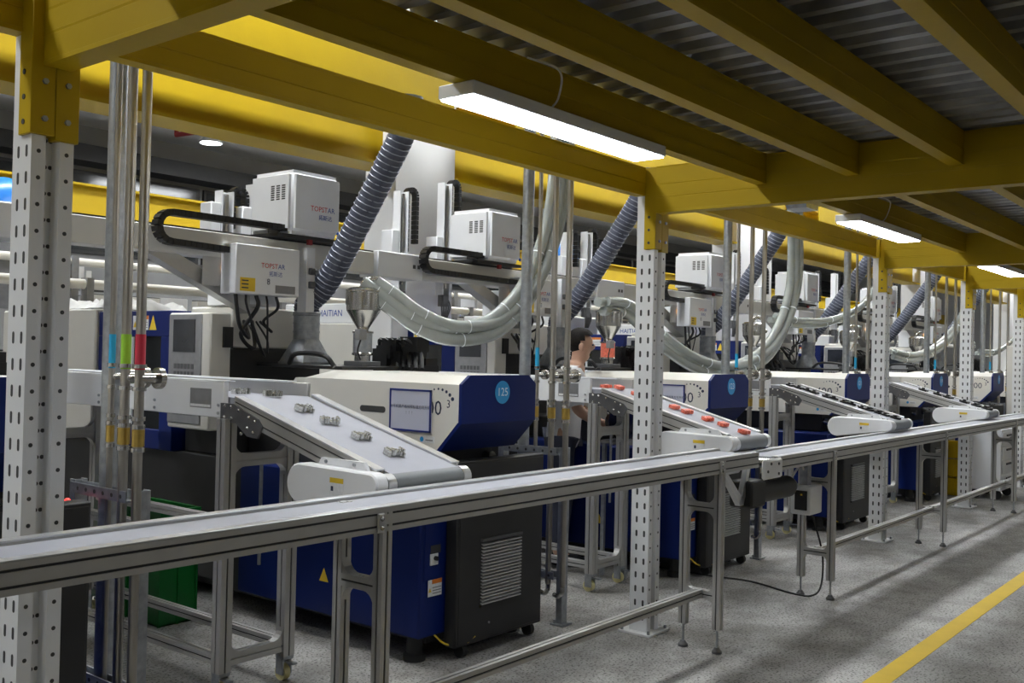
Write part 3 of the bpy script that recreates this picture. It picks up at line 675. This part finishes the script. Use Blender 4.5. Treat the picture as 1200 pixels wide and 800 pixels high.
# ------------------------------------------------------------------ take-out robots above the machines
def chain_path(pts, wd, th, b, y0, y1):
    """flat cable chain following XZ points, between y0 and y1, as separate links"""
    P = [Vector((p[0], 0, p[1])) for p in pts]
    for i in range(len(P)-1):
        d = (P[i+1]-P[i]); L = d.length; d.normalize(); n = Vector((-d.z, 0, d.x))*th/2
        k = max(1, int(L/.035))
        for j in range(k):
            a = P[i]+d*L*(j+.06)/k; c = P[i]+d*L*(j+.97)/k
            b.add([(q.x, y, q.z) for y in (y0, y1) for q in (a-n, c-n, c+n, a+n)], [(0, 1, 2, 3), (7, 6, 5, 4), (0, 4, 5, 1), (1, 5, 6, 2), (2, 6, 7, 3), (3, 7, 4, 0)])
def logo(t, x, y, z, h):
    def put(b, x0, hh, zz, m, nm):
        o = text(b, hh, (x0, y, zz), 'y', m, t, nm, align='LEFT'); vs, _ = _tc[(b, 'LEFT')]; return max(v.x for v in vs)*hh/.72
    w_ = put('TOPST', x-h*2.6, h, z, 'red', 'logo_word')
    put('AR', x-h*2.55+w_, h, z, 'logo_blue', 'logo_word')
    put('拓斯达', x-h*.6, h*.8, z-h*1.6, 'logo_blue', 'logo_characters')
def robot(dx, cs, loopx, arms, label):
    t = thing('takeout_robot', (3.6+dx, 4.82, 1.75), label, 'robot', 'take-out robots on the machines')
    B = MB().box(1.95+dx, 4.46+dx, 4.75, 4.90, 2.0, 2.14).build('traverse_beam', 'cream', t, .004)
    MB().box(1.95+dx, 4.46+dx, 4.76, 4.89, 2.14, 2.150).build('rack_strip', 'black_metal', B)
    MB().box(1.93+dx, 2.35+dx, 4.735, 4.915, 1.985, 2.155).build('beam_end_cover', 'paint_white', B, .006)
    sq = MB()
    for i in range(2): sq.box(2.25+dx+i*.045, 2.275+dx+i*.045, 4.733, 4.735, 2.06, 2.085)
    sq.build('cover_sockets', 'dark_grey', B, smooth=False)
    MB().box(3.52+dx, 3.74+dx, 4.80, 5.20, 1.75, 2.0).build('pedestal', 'paint_white', t, .006)
    MB().prism([(2.85+dx, 2.0), (3.05+dx, 2.0), (3.52+dx, 1.80), (3.52+dx, 1.70)], 'y', 4.78, 4.87).build('diagonal_brace', 'aluminium', t, smooth=False)
    MB().box(3.18+dx, 3.36+dx, 4.745, 4.75, 1.84, 2.0).build('lamp_bracket', 'aluminium', t)
    MB().cyl((3.325+dx, 4.745, 1.945), (3.325+dx, 4.715, 1.945), .016, n=12).build('amber_lamp', 'amber', t)
    # carriage and its cover
    a = 3.66+dx+cs
    MB().box(a-.05, a+.46, 4.66, 5.1, 2.150, 2.172).build('carriage_plate', 'black_metal', t)
    cv = MB().box(a, a+.385, 4.60, 5.0, 2.172, 2.545).build('carriage_cover', 'paint_white', t, .03, seg=3)
    lv = MB()
    for gI in range(3):
        for i in range(7): lv.box(a-.001, a+.001, 4.66+gI*.05, 4.692+gI*.05, 2.37+i*.013, 2.378+i*.013)
    lv.build('vent_slots', 'slot', cv, smooth=False)
    logo(cv, a+.22, 4.5993, 2.33, .031)
    MB().box(a-.012, a, 4.70, 4.80, 2.18, 2.23).build('cable_socket', 'black_plastic', cv)
    MB().cyl((a+.355, 4.60, 2.20), (a+.355, 4.594, 2.20), .012, n=12).build('key_switch', 'logo_blue', cv)
    MB().box(a+.165, a+.195, 4.64, 4.66, 2.12, 2.15).build('sensor', 'pipe_red', t)
    # horizontal cable chain looping along the beam
    b = MB(); r = .078; zt, zb = 2.205, 2.05; lx = loopx+dx
    lp = [(a+.02, zt), (lx+r, zt)]+[(lx+r-r*math.sin(q), (zt+zb)/2+r*math.cos(q)) for q in [PI*j/8 for j in range(1, 8)]]+[(lx+r, zb), (3.36+dx, zb-.012)]
    chain_path(lp, .06, .034, b, 4.655, 4.715)
    b.build('cable_chain', 'black_plastic', t, smooth=False)
    # kick arms and vertical arms
    xs = [x+dx for x, z in arms]
    for y in (5.30, 5.48): MB().box(min(xs)-.1, max(a+.3, max(xs)+.1), y-.025, y+.025, 2.13, 2.18).build('kick_rail', 'dark_grey', t)
    MB().box(a+.05, a+.3, 4.95, 5.55, 2.09, 2.135).build('kick_frame', 'mid_grey', t)
    for i, (x, zt) in enumerate(arms):
        x += dx
        ar = MB(); ar.box(x-.045, x+.045, 5.36, 5.375, 1.95, zt).box(x-.045, x-.035, 5.30, 5.36, 1.95, zt).box(x+.035, x+.045, 5.30, 5.36, 1.95, zt)
        A = ar.build('vertical_arm', 'paint_white', t)
        MB().box(x-.012, x+.012, 5.31, 5.36, 2.0, zt-.02).build('slide_rail', 'steel', A)
        MB().box(x-.12, x-.047, 5.30, 5.42, 2.10, 2.40).build('motor_cover', 'paint_white', A, .006)
        s2 = MB()
        for j in range(2): s2.box(x-.105+j*.03, x-.09+j*.03, 5.297, 5.30, 2.19, 2.215)
        s2.build('motor_sockets', 'pipe_red', A, smooth=False)
        cb = MB(); q = .05; c0 = x+.11
        lp = [(c0-q, 2.25), (c0-q, zt-.02)]+[(c0-q*math.cos(v), zt-.02+q*math.sin(v)) for v in [PI*j/8 for j in range(1, 8)]]+[(c0+q, zt-.02), (c0+q, 2.32)]
        chain_path(lp, .05, .03, cb, 5.32, 5.37)
        cb.build('cable_chain', 'black_plastic', A, smooth=False)
        MB().box(x-.03, x+.03, 5.30, 5.36, 1.86, 1.95).build('gripper_mount', 'dark_grey', A)
        gr = MB()
        for j in range(6): gr.tube(spline([(x-.03+j*.012, 5.33, 1.95), (x-.05+j*.02, 5.30, 1.86), (x-.02+j*.01, 5.32, 1.76)], 4), .006, 5)
        gr.build('air_tubes', 'dark_grey', A)
    # control box below the beam
    cbx = MB().box(3.29+dx, 3.73+dx, 4.60, 4.74, 1.80, 2.075).build('control_box', 'paint_white', t, .004)
    logo(cbx, 3.53+dx, 4.5993, 1.965, .028)
    st = MB().box(3.32+dx, 3.42+dx, 4.5985, 4.60, 1.815, 1.89).build('caution_sticker', 'label_yellow', cbx, smooth=False)
    for i in range(3): MB().box(3.33+dx, 3.375+dx, 4.598, 4.5985, 1.83+i*.02, 1.837+i*.02).build('print_line', 'ink', st, smooth=False)
    MB().box(3.56+dx, 3.70+dx, 4.5985, 4.60, 1.815, 1.86).build('rating_plate', 'mid_grey', cbx, smooth=False)
    text('8', .035, (3.51+dx, 4.5993, 1.875), 'y', 'ink', cbx, 'hand_written_mark')
    for i in range(5):
        x = 3.35+dx+i*.07
        MB().tube(spline([(x, 4.68, 1.80), (x+.01, 4.68, 1.73), (x+(.05, .14, -.04, .10, .02)[i], 4.70+.03*i, (1.62, 1.52, 1.58, 1.48, 1.66)[i]), (x+(.20, .24, .10, .12, .08)[i], 4.82, (1.56, 1.46, 1.50, 1.55, 1.60)[i]), (3.62+dx+.03*i, 4.97, 1.66)], 6), (.011, .007, .012, .006, .009)[i], 6).build('hanging_cable', 'black_plastic', cbx)
    MB().box(3.80+dx, 3.86+dx, 4.62, 4.70, 1.72, 2.10).build('side_post', 'paint_white', t)
    vl = MB()
    for i in range(2): vl.box(3.81+dx, 3.85+dx, 4.595, 4.62, 1.86+i*.08, 1.90+i*.08)
    vl.build('air_valves', 'dark_grey', t, .004)
    return t
RB = [robot(0, 0, 2.86, [(3.72, 2.48), (3.95, 2.55)], 'white robot over the silver-casting belt, its cover above the machine side'),
      robot(2.55, -.78, 2.30, [(2.72, 2.70), (3.20, 2.83)], 'white robot in front of the building column, carriage drawn out'),
      robot(5.10, .02, 2.95, [(2.30, 2.62), (2.62, 2.66)], 'white robot just behind the second perforated post'),
      robot(7.65, -.15, 2.8, [(3.1, 2.75), (3.9, 2.60)], 'white robot between the hanging hoses and third post'),
      robot(10.25, .1, 2.9, [(3.0, 2.7), (3.7, 2.75)], 'white robot beyond the third perforated post'),
      robot(12.85, -.3, 2.6, [(3.0, 2.7), (3.7, 2.75)], 'white robot beyond the fourth perforated post'),
      robot(-2.55, .1, 2.9, [(3.3, 2.6)], 'white robot at the near end of the row, behind the first post')]
for i in range(6):
    c = clone(RB[0], (0, 0, 0), 'take-out robot of the rear row, beyond the bright yellow girder', 'rear row of robots')
    c.rotation_euler.z = PI; c.location = (3.55+i*2.7, 12.25, 1.75)

# ------------------------------------------------------------------ hopper loaders, exhaust hoods with ducts
def hopper(label):
    x, y = 3.915, 4.25
    t = thing('hopper_loader', (x, y, 1.41), label, 'hopper', 'steel hopper loaders')
    MB().box(x-.075, x+.075, y-.075, y+.075, 1.412, 1.44).build('base', 'dark_grey', t, .003)
    MB().lathe([(.045, 1.44), (.045, 1.47), (.06, 1.475), (.06, 1.485), (.055, 1.49)], x, y).build('throat', 'steel', t)
    MB().lathe([(.055, 1.49), (.055, 1.60)], x, y).build('sight_glass', 'galv', t)
    MB().lathe([(.06, 1.60), (.06, 1.61), (.03, 1.615), (.035, 1.63), (.095, 1.725), (.098, 1.73)], x, y, 24).build('cone', 'steel', t)
    bd = MB().lathe([(.098, 1.73), (.098, 1.83), (.102, 1.835), (.102, 1.845), (.08, 1.86), (.0, 1.865)][:5], x, y, 24).build('drum', 'steel', t)
    for k in range(5):
        q = k*2*PI/5+.3; MB().box(x+.1*math.cos(q)-.008, x+.1*math.cos(q)+.008, y+.1*math.sin(q)-.008, y+.1*math.sin(q)+.008, 1.76, 1.84).build('clamp', 'steel', bd)
    MB().tube(spline([(x, y, 1.86), (x, y, 1.89), (x+.03, y-.03, 1.91), (x+.07, y-.05, 1.90)]), .02, 10).build('vacuum_elbow', 'steel', t)
    MB().cyl((x+.09, y-.03, 1.78), (x+.17, y-.06, 1.78), .02, n=12).build('inlet', 'steel', t)
    MB().box(x-.12, x-.06, y-.1, y-.06, 1.56, 1.62).build('valve_block', 'mid_grey', t, .004)
    MB().tube(spline([(x-.09, y-.08, 1.56), (x-.11, y-.08, 1.50), (x-.07, y-.06, 1.45)]), .005, 6).build('air_tube', 'black_plastic', t)
    return t
h0 = hopper('steel hopper loader beside the galvanised hood and black pump')
HL = ['steel hopper loader on the machine behind the first post', 'steel hopper loader with coral granules beside the worker', 'steel hopper loader behind the second swag of clear hoses', 'steel hopper loader behind the third perforated post', 'steel hopper loader near the far white cabinet', 'steel hopper loader at the far end of the row']
hs = [clone(h0, (d, 0, 0), l) for d, l in zip(MOFF, HL)]
child(hs[1], 'sight_glass').data = child(hs[1], 'sight_glass').data.copy(); child(hs[1], 'sight_glass').data.materials[0] = M['coral']
def exhaust(label):
    x, y = 3.89, 4.72
    t = thing('exhaust_duct', (x, y, 1.40), label, 'duct', 'dark blue exhaust ducts')
    cn = MB(); n = 24; a = .115; vs = []
    for j in range(n):
        q = 2*PI*j/n; c, s = math.cos(q), math.sin(q); k = a/max(abs(c), abs(s)); vs.append((x+c*k, y+s*k, 1.413))
    for j in range(n): q = 2*PI*j/n; vs.append((x+.078*math.cos(q), y+.078*math.sin(q), 1.56))
    cn.add(vs, [(j, (j+1) % n, n+(j+1) % n, n+j) for j in range(n)])
    MB().box(x-a, x+a, y-a, y+a, 1.413, 1.425).build('skirt', 'galv', t)
    cn.build('hood_cone', 'galv', t, ang=25)
    cl = MB().lathe([(.078, 1.555), (.078, 1.70), (.082, 1.705), (.082, 1.72), (.078, 1.725)], x, y, 20).build('collar', 'galv', t)
    for z in (1.60, 1.65): MB().lathe([(.080, z), (.081, z+.006), (.080, z+.012)], x, y, 20).build('clamp_ring', 'galv', cl)
    path = spline([(x, y, 1.70), (x, y-.01, 1.78), ony(380, 335, 4.62), ony(400, 300, 4.48), ony(440, 222, 4.22), ony(470, 160, 4.02), ony(478, 135, 3.98)], 16)
    MB().lathe([(.085, path[-1].z-.03), (.085, path[-1].z+.10)], path[-1].x, path[-1].y).build('top_collar', 'galv', t)
    k = len(path); MB().tube(path, [.072 if i % 2 else .076 for i in range(k)], 14).build('flexible_duct', 'duct', t)
    L = [0]
    for i in range(1, k): L.append(L[-1]+(path[i]-path[i-1]).length)
    hx = []; step = .0075; tot = L[-1]; s = 0; i = 0
    while s < tot-.01:
        while L[i+1] < s: i += 1
        f = (s-L[i])/(L[i+1]-L[i]); p = path[i].lerp(path[i+1], f); d = (path[i+1]-path[i]).normalized()
        n1 = d.cross(Vector((0, 1, 0))).normalized(); n2 = d.cross(n1); q = 2*PI*s/.034
        hx.append(p+(n1*math.cos(q)+n2*math.sin(q))*.077); s += .034/9
    tag(MB().tube(hx, .0032, 4).build('wire_helix', 'duct_wire', t), kind='stuff')
    return t
e0 = exhaust('dark blue corrugated duct crossing in front of the white building column')
EL = ['dark blue duct at the machine behind the first post', 'dark blue corrugated duct beside the worker', 'dark blue corrugated duct beside the second group of hoses', 'dark blue duct just beyond the third perforated post', 'dark blue duct beyond the fourth perforated post', 'dark blue duct at the far end of the row']
for d, l in zip(MOFF, EL): clone(e0, (d, 0, 0), l)

# ------------------------------------------------------------------ clear material hoses
def hoses(path, n, r, label, group):
    base = [ony(px, py, Y) for px, py, Y in path]
    top = base[-1]; base.append(Vector((top.x+.02, top.y, top.z+.7)))
    tot = len(base)-1
    for k in range(n):
        pts = []
        for i, p in enumerate(base):
            sp = 1-abs(2*i/tot-1)*.08; a = k*2*PI/n+.6
            pts.append(p+Vector((math.cos(a)*r*1.12*sp, math.cos(a)*r*1.12*sp*-.6, math.sin(a)*r*1.36*sp)))
        h = MB().tube(spline(pts, 9), r, 12).build('clear_hose', 'hose')
        tag(h, label, 'hose', group)
        q = spline(pts, 9)
        for i in range(7, len(q)-12, 11):
            MB().tube([q[i], q[i].lerp(q[i+1], .18)], r*1.06, 12).build('cable_tie', 'text_white', h)
hoses([(433, 335, 4.22), (455, 350, 4.15), (490, 375, 4.05), (530, 388, 3.95), (580, 380, 3.85), (620, 340, 3.75), (645, 280, 3.7), (657, 208, 3.65)], 3, .038, 'clear hose swagged from the hopper beside the galvanised hood', 'clear hoses at the first hopper')
hoses([(706, 357, 4.22), (735, 362, 4.2), (770, 395, 4.1), (815, 425, 3.95), (860, 432, 3.85), (905, 405, 3.72), (930, 340, 3.66), (932, 240, 3.62)], 3, .038, 'clear hose swagged from the hopper beside the worker', 'clear hoses at the second hopper')
hoses([(905, 372, 4.22), (935, 378, 4.1), (970, 377, 3.95), (1005, 362, 3.8), (1028, 335, 3.7), (1042, 295, 3.62)], 2, .032, 'clear hose rising behind the third perforated post', 'clear hoses at the third post')
hoses([(1046, 414, 4.1), (1065, 418, 4.0), (1090, 412, 3.9), (1115, 392, 3.8), (1135, 358, 3.7), (1145, 325, 3.65)], 3, .034, 'clear hose swagged between third and fourth posts', 'clear hoses between the far posts')
hoses([(1146, 412, 4.1), (1165, 413, 4.0), (1183, 402, 3.9), (1197, 382, 3.8), (1208, 350, 3.7)], 2, .032, 'clear hose swagged beyond the fourth post', 'clear hoses beyond the far posts')

# ------------------------------------------------------------------ water pipes on their racks, galvanised poles
def pipe_rack(label):
    t = thing('pipe_rack', (1.95, 3.45, 0), label, 'pipe rack', 'steel pipe racks between the machines')
    chn = [(-.025, -.02), (.025, -.02), (.025, .02), (.019, .02), (.019, -.014), (-.019, -.014), (-.019, .02), (-.025, .02)]
    for y in (3.25, 3.69):
        MB().bar((1.95, y, .01), (1.95, y, .985), chn, (0, 1, 0)).build('rack_post', 'galv', t, smooth=False)
        MB().box(1.90, 2.0, y-.04, y+.04, 0, .01).build('rack_foot', 'galv', t)
        for s in (-.035, .035): MB().cyl((1.95+s, y+.02, .01), (1.95+s, y+.02, .03), .008, n=6).build('anchor_bolt', 'galv', t)
    for z in (.96, .27):
        c = MB().bar((1.93, 3.28, z), (1.93, 3.67, z), chn).build('rack_channel', 'galv', t, smooth=False)
        hl = MB()
        for i in range(6): hl.cyl((1.9045, 3.31+i*.06, z), (1.9035, 3.31+i*.06, z), .008, n=8)
        hl.build('channel_slots', 'slot', c, smooth=False)
    specs = [(1.965, 3.445, .0115, 'tape_blue'), (1.95, 3.325, .017, 'tape_green'), (1.945, 3.24-.005, .017, 'tape_red')]
    for x, y, r, tp in specs:
        yy = y if y > 3.3 else 3.222
        p = MB().tube([(x-.03, yy, .22), (x-.03, yy, 3.6)], r, 12).build('water_pipe', 'pipe_steel', t)
        MB().tube([(x-.03, yy, 1.415), (x-.03, yy, 1.54)], r*1.06, 12).build('colour_tape', tp, p)
        MB().tube([(x-.03, yy, 1.145), (x-.03, yy, 1.205)], r*1.35, 10).build('brass_coupling', 'brass', p)
        for z in (1.125, 1.207, 1.235, 1.34, 1.42): MB().tube([(x-.03, yy, z), (x-.03, yy, z+.014)], r*1.4, 12).build('pipe_collar', 'steel', p)
        MB().cyl((x-.03, yy, 1.385), (x+.035, yy, 1.385), r*1.1, n=12).build('branch', 'steel', p)
        MB().cyl((x+.035, yy, 1.385), (x+.055, yy, 1.385), r*1.9+.006, n=16).build('clamp_flange', 'steel', p)
        MB().tube(spline([(x-.03, yy, .23), (x-.03, yy, .19), (x-.02, yy+.03, .16), (x-.01, yy+.07, .16)]), r*.8, 8).build('return_bend', 'steel', p)
    return t
p0 = pipe_rack('steel pipe rack with blue, green and red taped pipes')
def pole(x, y, label):
    t = thing('galvanised_pole', (x, y, 0), label, 'pole', 'galvanised support poles')
    MB().cyl((x, y, .01), (x, y, 3.7), .033, n=18).build('tube', 'galv', t)
    MB().box(x-.06, x+.06, y-.06, y+.06, 0, .01).build('foot_plate', 'galv', t)
    return t
POFF = [2.58, 5.10, 7.65, 10.25, 12.8]
PL = ['steel pipe rack between the 125 badge and the coral-part belt', 'steel pipe rack between the second and third machines', 'steel pipe rack behind the third perforated post', 'steel pipe rack beyond the fourth perforated post', 'steel pipe rack near the end of the row']
for d, l in zip(POFF, PL):
    c = clone(p0, (d, 0, 0), l)
    for p_ in list(c.children):
        for q_ in list(p_.children):
            if q_.name.startswith('colour_tape') and q_.data.materials[0] != M['tape_blue']: bpy.data.objects.remove(q_)
for d, l in zip([0]+POFF, ['galvanised pole beside the blue-taped pipe', 'galvanised pole crossed by the first swag of clear hoses', 'galvanised pole beside the second building column', 'galvanised pole beside the third group of hoses', 'galvanised pole between third and fourth posts', 'galvanised pole beyond the fourth post']): pole(1.95+d, 3.475+(.07 if d else 0), l)

# ------------------------------------------------------------------ smaller things
def crate(x0, x1, y0, y1, z0, z1, m, label, group=None, cat='crate'):
    t = thing('plastic_crate', ((x0+x1)/2, (y0+y1)/2, z0), label, cat, group)
    b = MB(); k = .006
    b.box(x0, x1, y0, y1, z0, z0+.01).box(x0, x0+k, y0, y1, z0, z1).box(x1-k, x1, y0, y1, z0, z1).box(x0, x1, y0, y0+k, z0, z1).box(x0, x1, y1-k, y1, z0, z1)
    b.build('shell', m, t, smooth=False)
    rm = MB(); e = .014
    rm.box(x0-e, x1+e, y0-e, y0, z1-.03, z1).box(x0-e, x1+e, y1, y1+e, z1-.03, z1).box(x0-e, x0, y0, y1, z1-.03, z1).box(x1, x1+e, y0, y1, z1-.03, z1)
    rm.build('rim', m, t, smooth=False)
    rb = MB(); n = max(2, int((y1-y0)/.12))
    for i in range(n+1):
        y = y0+(y1-y0)*i/n; rb.box(x0-.008, x0, y-.006, y+.006, z0, z1-.03)
    n = max(2, int((x1-x0)/.12))
    for i in range(n+1):
        x = x0+(x1-x0)*i/n; rb.box(x-.006, x+.006, y0-.008, y0, z0, z1-.03)
    rb.build('ribs', m, t, smooth=False)
    return t
crate(2.99, 3.21, 4.78, 5.26, 0, .62, 'green_plastic', 'tall green plastic bin on the floor under the taped pipes', cat='bin')
tb = thing('crate_table', (12.85, 3.55, 0), 'steel table holding the yellow crates', 'table')
MB().box(12.36, 13.34, 3.35, 3.75, .66, .69).build('table_top', 'mid_grey', tb, .003)
for x in (12.39, 13.31):
    for y in (3.38, 3.72): MB().bar((x, y, 0), (x, y, .66), P40, (0, 1, 0)).build('leg', 'aluminium', tb, smooth=False)
for i in range(3): crate(12.40+i*.32, 12.67+i*.32, 3.38, 3.72, .69, .88, 'crate_yellow', 'yellow plastic crate in a row on the steel table', 'yellow crates on the table')
for i in range(3): crate(12.0, 12.1, 3.05, 3.3, .005+i*.21, .20+i*.21, 'crate_yellow', 'narrow yellow crate stacked on the floor behind the fourth post', 'stacked narrow yellow crates')
cb = thing('storage_cabinet', (14.45, 2.93, 0), 'tall plain white cabinet at the far end of the conveyor', 'cabinet')
MB().box(14.12, 14.78, 2.76, 3.10, .06, 1.75).build('body', 'cream', cb, .006)
for x in (14.135, 14.455): 
    d = MB().box(x, x+.31, 2.748, 2.76, .10, 1.72).build('door', 'cream', cb, .003)
    MB().box(x+.14, x+.17, 2.738, 2.748, .9, 1.05).build('handle', 'dark_grey', d)
for x in (14.15, 14.75):
    for y in (2.79, 3.07): MB().box(x-.02, x+.02, y-.02, y+.02, 0, .06).build('leg', 'dark_grey', cb)
ct = thing('drawer_trolley', (12.3, 2.84, 0), 'white drawer trolley parked behind the second long conveyor', 'trolley')
MB().box(12.02, 12.58, 2.68, 3.0, .10, .78).build('body', 'paint_white', ct, .006)
for i in range(4):
    d = MB().box(12.04, 12.56, 2.668, 2.68, .13+i*.16, .27+i*.16).build('drawer', 'paint_white', ct, .003)
    MB().box(12.2, 12.4, 2.656, 2.668, .22+i*.16, .24+i*.16).build('handle', 'dark_grey', d)
for x in (12.07, 12.53):
    for y in (2.73, 2.95): MB().cyl((x-.015, y, .05), (x+.015, y, .05), .05, n=14).build('castor', 'rubber', ct)
# dark bag on a stool behind the pipes
sb = thing('step_stool', (5.84, 3.70, 0), 'low grey stool under the dark plastic bag', 'stool')
MB().box(5.73, 5.95, 3.59, 3.81, .90, .925).build('seat', 'mid_grey', sb, .004)
for x in (5.75, 5.93):
    for y in (3.61, 3.79): MB().bar((x, y, 0), (x, y, .90), RECT(.025, .025), (0, 1, 0)).build('leg', 'galv', sb)
bg = MB(); rn = random.Random(11); bg.ball((0, 0, .13), .12, .12, .135, 16, 12)
for v in bg.v: v *= 1+rn.uniform(-.10, .10)
bg.v = [Vector((v.x, v.y, max(0, v.z))) for v in bg.v]
o = bg.build('plastic_bag', 'bag_navy', ang=20); o.location = (5.84, 3.70, .926); tag(o, 'dark navy glossy plastic bag on a stool behind the pipes', 'bag')
# blue dome dryers and service pipes of the rear row
for (x, y, z), l in (((4.0, 9.0, 2.55), 'blue domed dryer hopper seen left of the first post'), ((12.3, 9.0, 2.85), 'blue domed dryer hopper behind the steel pipes and clear hoses')):
    t = thing('dryer_hopper', (x, y, 0), l, 'hopper')
    MB().lathe([(.30, z), (.30, z+.12), (.27, z+.26), (.18, z+.36), (.05, z+.40)], x, y, 24).build('dome', 'dome_blue', t)
    MB().lathe([(.08, z-.75), (.28, z-.35), (.29, z)], x, y, 24).build('body', 'mid_grey', t)
    for a in range(4):
        q = a*PI/2+.6; MB().cyl((x+.27*math.cos(q), y+.27*math.sin(q), 0), (x+.27*math.cos(q), y+.27*math.sin(q), z), .025, n=8).build('leg', 'mid_grey', t)
for y, z, r, m, l in ((7.95, 2.0, .042, 'cream', 'white service pipe running behind the robots'), (8.2, 2.2, .035, 'cream', 'thin cream service pipe running behind the robots'), (8.45, 2.42, .03, 'galv', 'thin galvanised pipe above the service pipes')):
    t = thing('service_pipe', (12, y, z), l, 'pipe')
    MB().cyl((-4, y, z), (30, y, z), r, n=12).build('tube', m, t)
    for i in range(14): MB().box(-3+i*2.4, -2.94+i*2.4, y-r-.01, y+r+.01, 0, z+r+.01).build('support', 'mid_grey', t)
# ------------------------------------------------------------------ worker
def person():
    X, Y = 5.845, 4.22
    t = thing('person', (X, Y, 0), 'person with short dark hair in a white shirt standing beside a hopper', 'person')
    def skin_mesh(name, verts, edges, rad, m, sub=2):
        me = bpy.data.meshes.new(name); me.from_pydata(verts, edges, []); ob = bpy.data.objects.new(name, me); COL.objects.link(ob)
        md = ob.modifiers.new('s', 'SKIN'); md.use_smooth_shade = True
        for i, r in enumerate(rad):
            sv = me.skin_vertices[0].data[i]; sv.radius = r if isinstance(r, tuple) else (r, r); sv.use_root = (i == 0)
        ob.modifiers.new('d', 'SUBSURF').levels = sub
        dg = bpy.context.evaluated_depsgraph_get(); nm = bpy.data.meshes.new_from_object(ob.evaluated_get(dg))
        bpy.data.objects.remove(ob); nm.name = name
        for p in nm.polygons: p.use_smooth = True
        nm.materials.clear(); nm.materials.append(M[m]); o = bpy.data.objects.new(name, nm); COL.objects.link(o); o.parent = t; return o
    # faces +X (to the right of the picture), leaning a little forward; local metres
    V = [(0, 0, .92), (.02, 0, 1.10), (.05, 0, 1.26), (.085, 0, 1.38), (.10, 0, 1.45), (.125, 0, 1.52), (.135, 0, 1.60), (.13, 0, 1.655),
         (.06, .18, 1.37), (.10, .24, 1.12), (.28, .20, 1.02), (.36, .18, 1.02), (.06, -.18, 1.37), (.10, -.24, 1.12), (.28, -.20, 1.02), (.36, -.18, 1.02),
         (0, .09, .86), (.02, .10, .48), (-.02, .10, .08), (.12, .11, .04), (0, -.09, .86), (.02, -.10, .48), (-.02, -.10, .08), (.12, -.11, .04)]
    Ed = [(0, 1), (1, 2), (2, 3), (3, 4), (4, 5), (5, 6), (6, 7), (3, 8), (8, 9), (9, 10), (10, 11), (3, 12), (12, 13), (13, 14), (14, 15), (0, 16), (16, 17), (17, 18), (18, 19), (0, 20), (20, 21), (21, 22), (22, 23)]
    Rd = [(.13, .10), (.13, .10), (.15, .11), (.11, .08), .055, .07, .088, .07, .06, .045, .036, .03, .06, .045, .036, .03, .085, .06, .042, .035, .085, .06, .042, .035]
    body = skin_mesh('body', V, Ed, Rd, 'skin')
    for v in body.data.vertices:                              # face: brow, nose, chin
        x, y, z = v.co
        if x > .17 and abs(y) < .022 and 1.535 < z < 1.59: v.co.x += .022*(1-abs(y)/.022)
        if z > 1.46 and x > .16 and 1.46 < z < 1.50: v.co.x += .008
    for s in (-1, 1):
        MB((0, 0, 0)).ball((X+.125, Y+s*.088, 1.56), .02, .009, .032).build('ear', 'skin', t)
        MB().ball((X+.208, Y+s*.03, 1.578), .008, .012, .007).build('eye', 'ink', t)
        for k in range(5):
            a = (k-2)*.018
            p = [(X+.38, Y+s*.18+a, 1.02), (X+.42, Y+s*.18+a*1.3, 1.015), (X+.455-abs(k-2)*.008, Y+s*.18+a*1.4, .995), (X+.47-abs(k-2)*.012, Y+s*.18+a*1.4, .97)]
            MB().tube(spline(p, 3), [.009]*10, 7).build('finger', 'skin', t)
    hr = MB().ball((X+.118, Y, 1.605), .104, .092, .098, 20, 14).build('hair', 'hair', t)
    bm = bmesh.new(); bm.from_mesh(hr.data)
    bmesh.ops.delete(bm, geom=[v for v in bm.verts if (v.co.x > .165 and v.co.z < 1.64) or v.co.z < 1.515 or (v.co.x > .12 and v.co.z < 1.585)], context='VERTS')
    bm.to_mesh(hr.data); bm.free()
    sv = [V[i] for i in (0, 1, 2, 3, 8, 9, 12, 13)]+[(.092, 0, 1.42)]
    sv[0] = (0, 0, .80)
    skin_mesh('shirt', sv, [(0, 1), (1, 2), (2, 3), (3, 4), (4, 5), (3, 6), (6, 7), (3, 8)], [(.165, .14), (.16, .13), (.175, .135), (.13, .10), .078, .07, .078, .07, .066], 'shirt')
    skin_mesh('collar', [(.088, 0, 1.405), (.10, 0, 1.44)], [(0, 1)], [.074, .066], 'pipe_red')
    tv = [V[i] for i in (0, 16, 17, 18, 20, 21, 22)]; tv[0] = (.01, 0, 1.02); tv[3] = (-.01, .10, .12); tv[6] = (-.01, -.10, .12)
    skin_mesh('trousers', tv, [(0, 1), (1, 2), (2, 3), (0, 4), (4, 5), (5, 6)], [(.14, .12), .10, .078, .062, .10, .078, .062], 'trousers')
    for s in (-1, 1): MB().ball((X+.05, Y+s*.105, .045), .14, .055, .045).build('shoe', 'black_plastic', t)
    t.rotation_euler.z = -.95
    return t
person()
# small indicator and cloth details
tag(MB().ball(ony(79, 587, 3.6), .012).build('indicator_light', 'led_red'), 'small red indicator light beside the first perforated post', 'light')
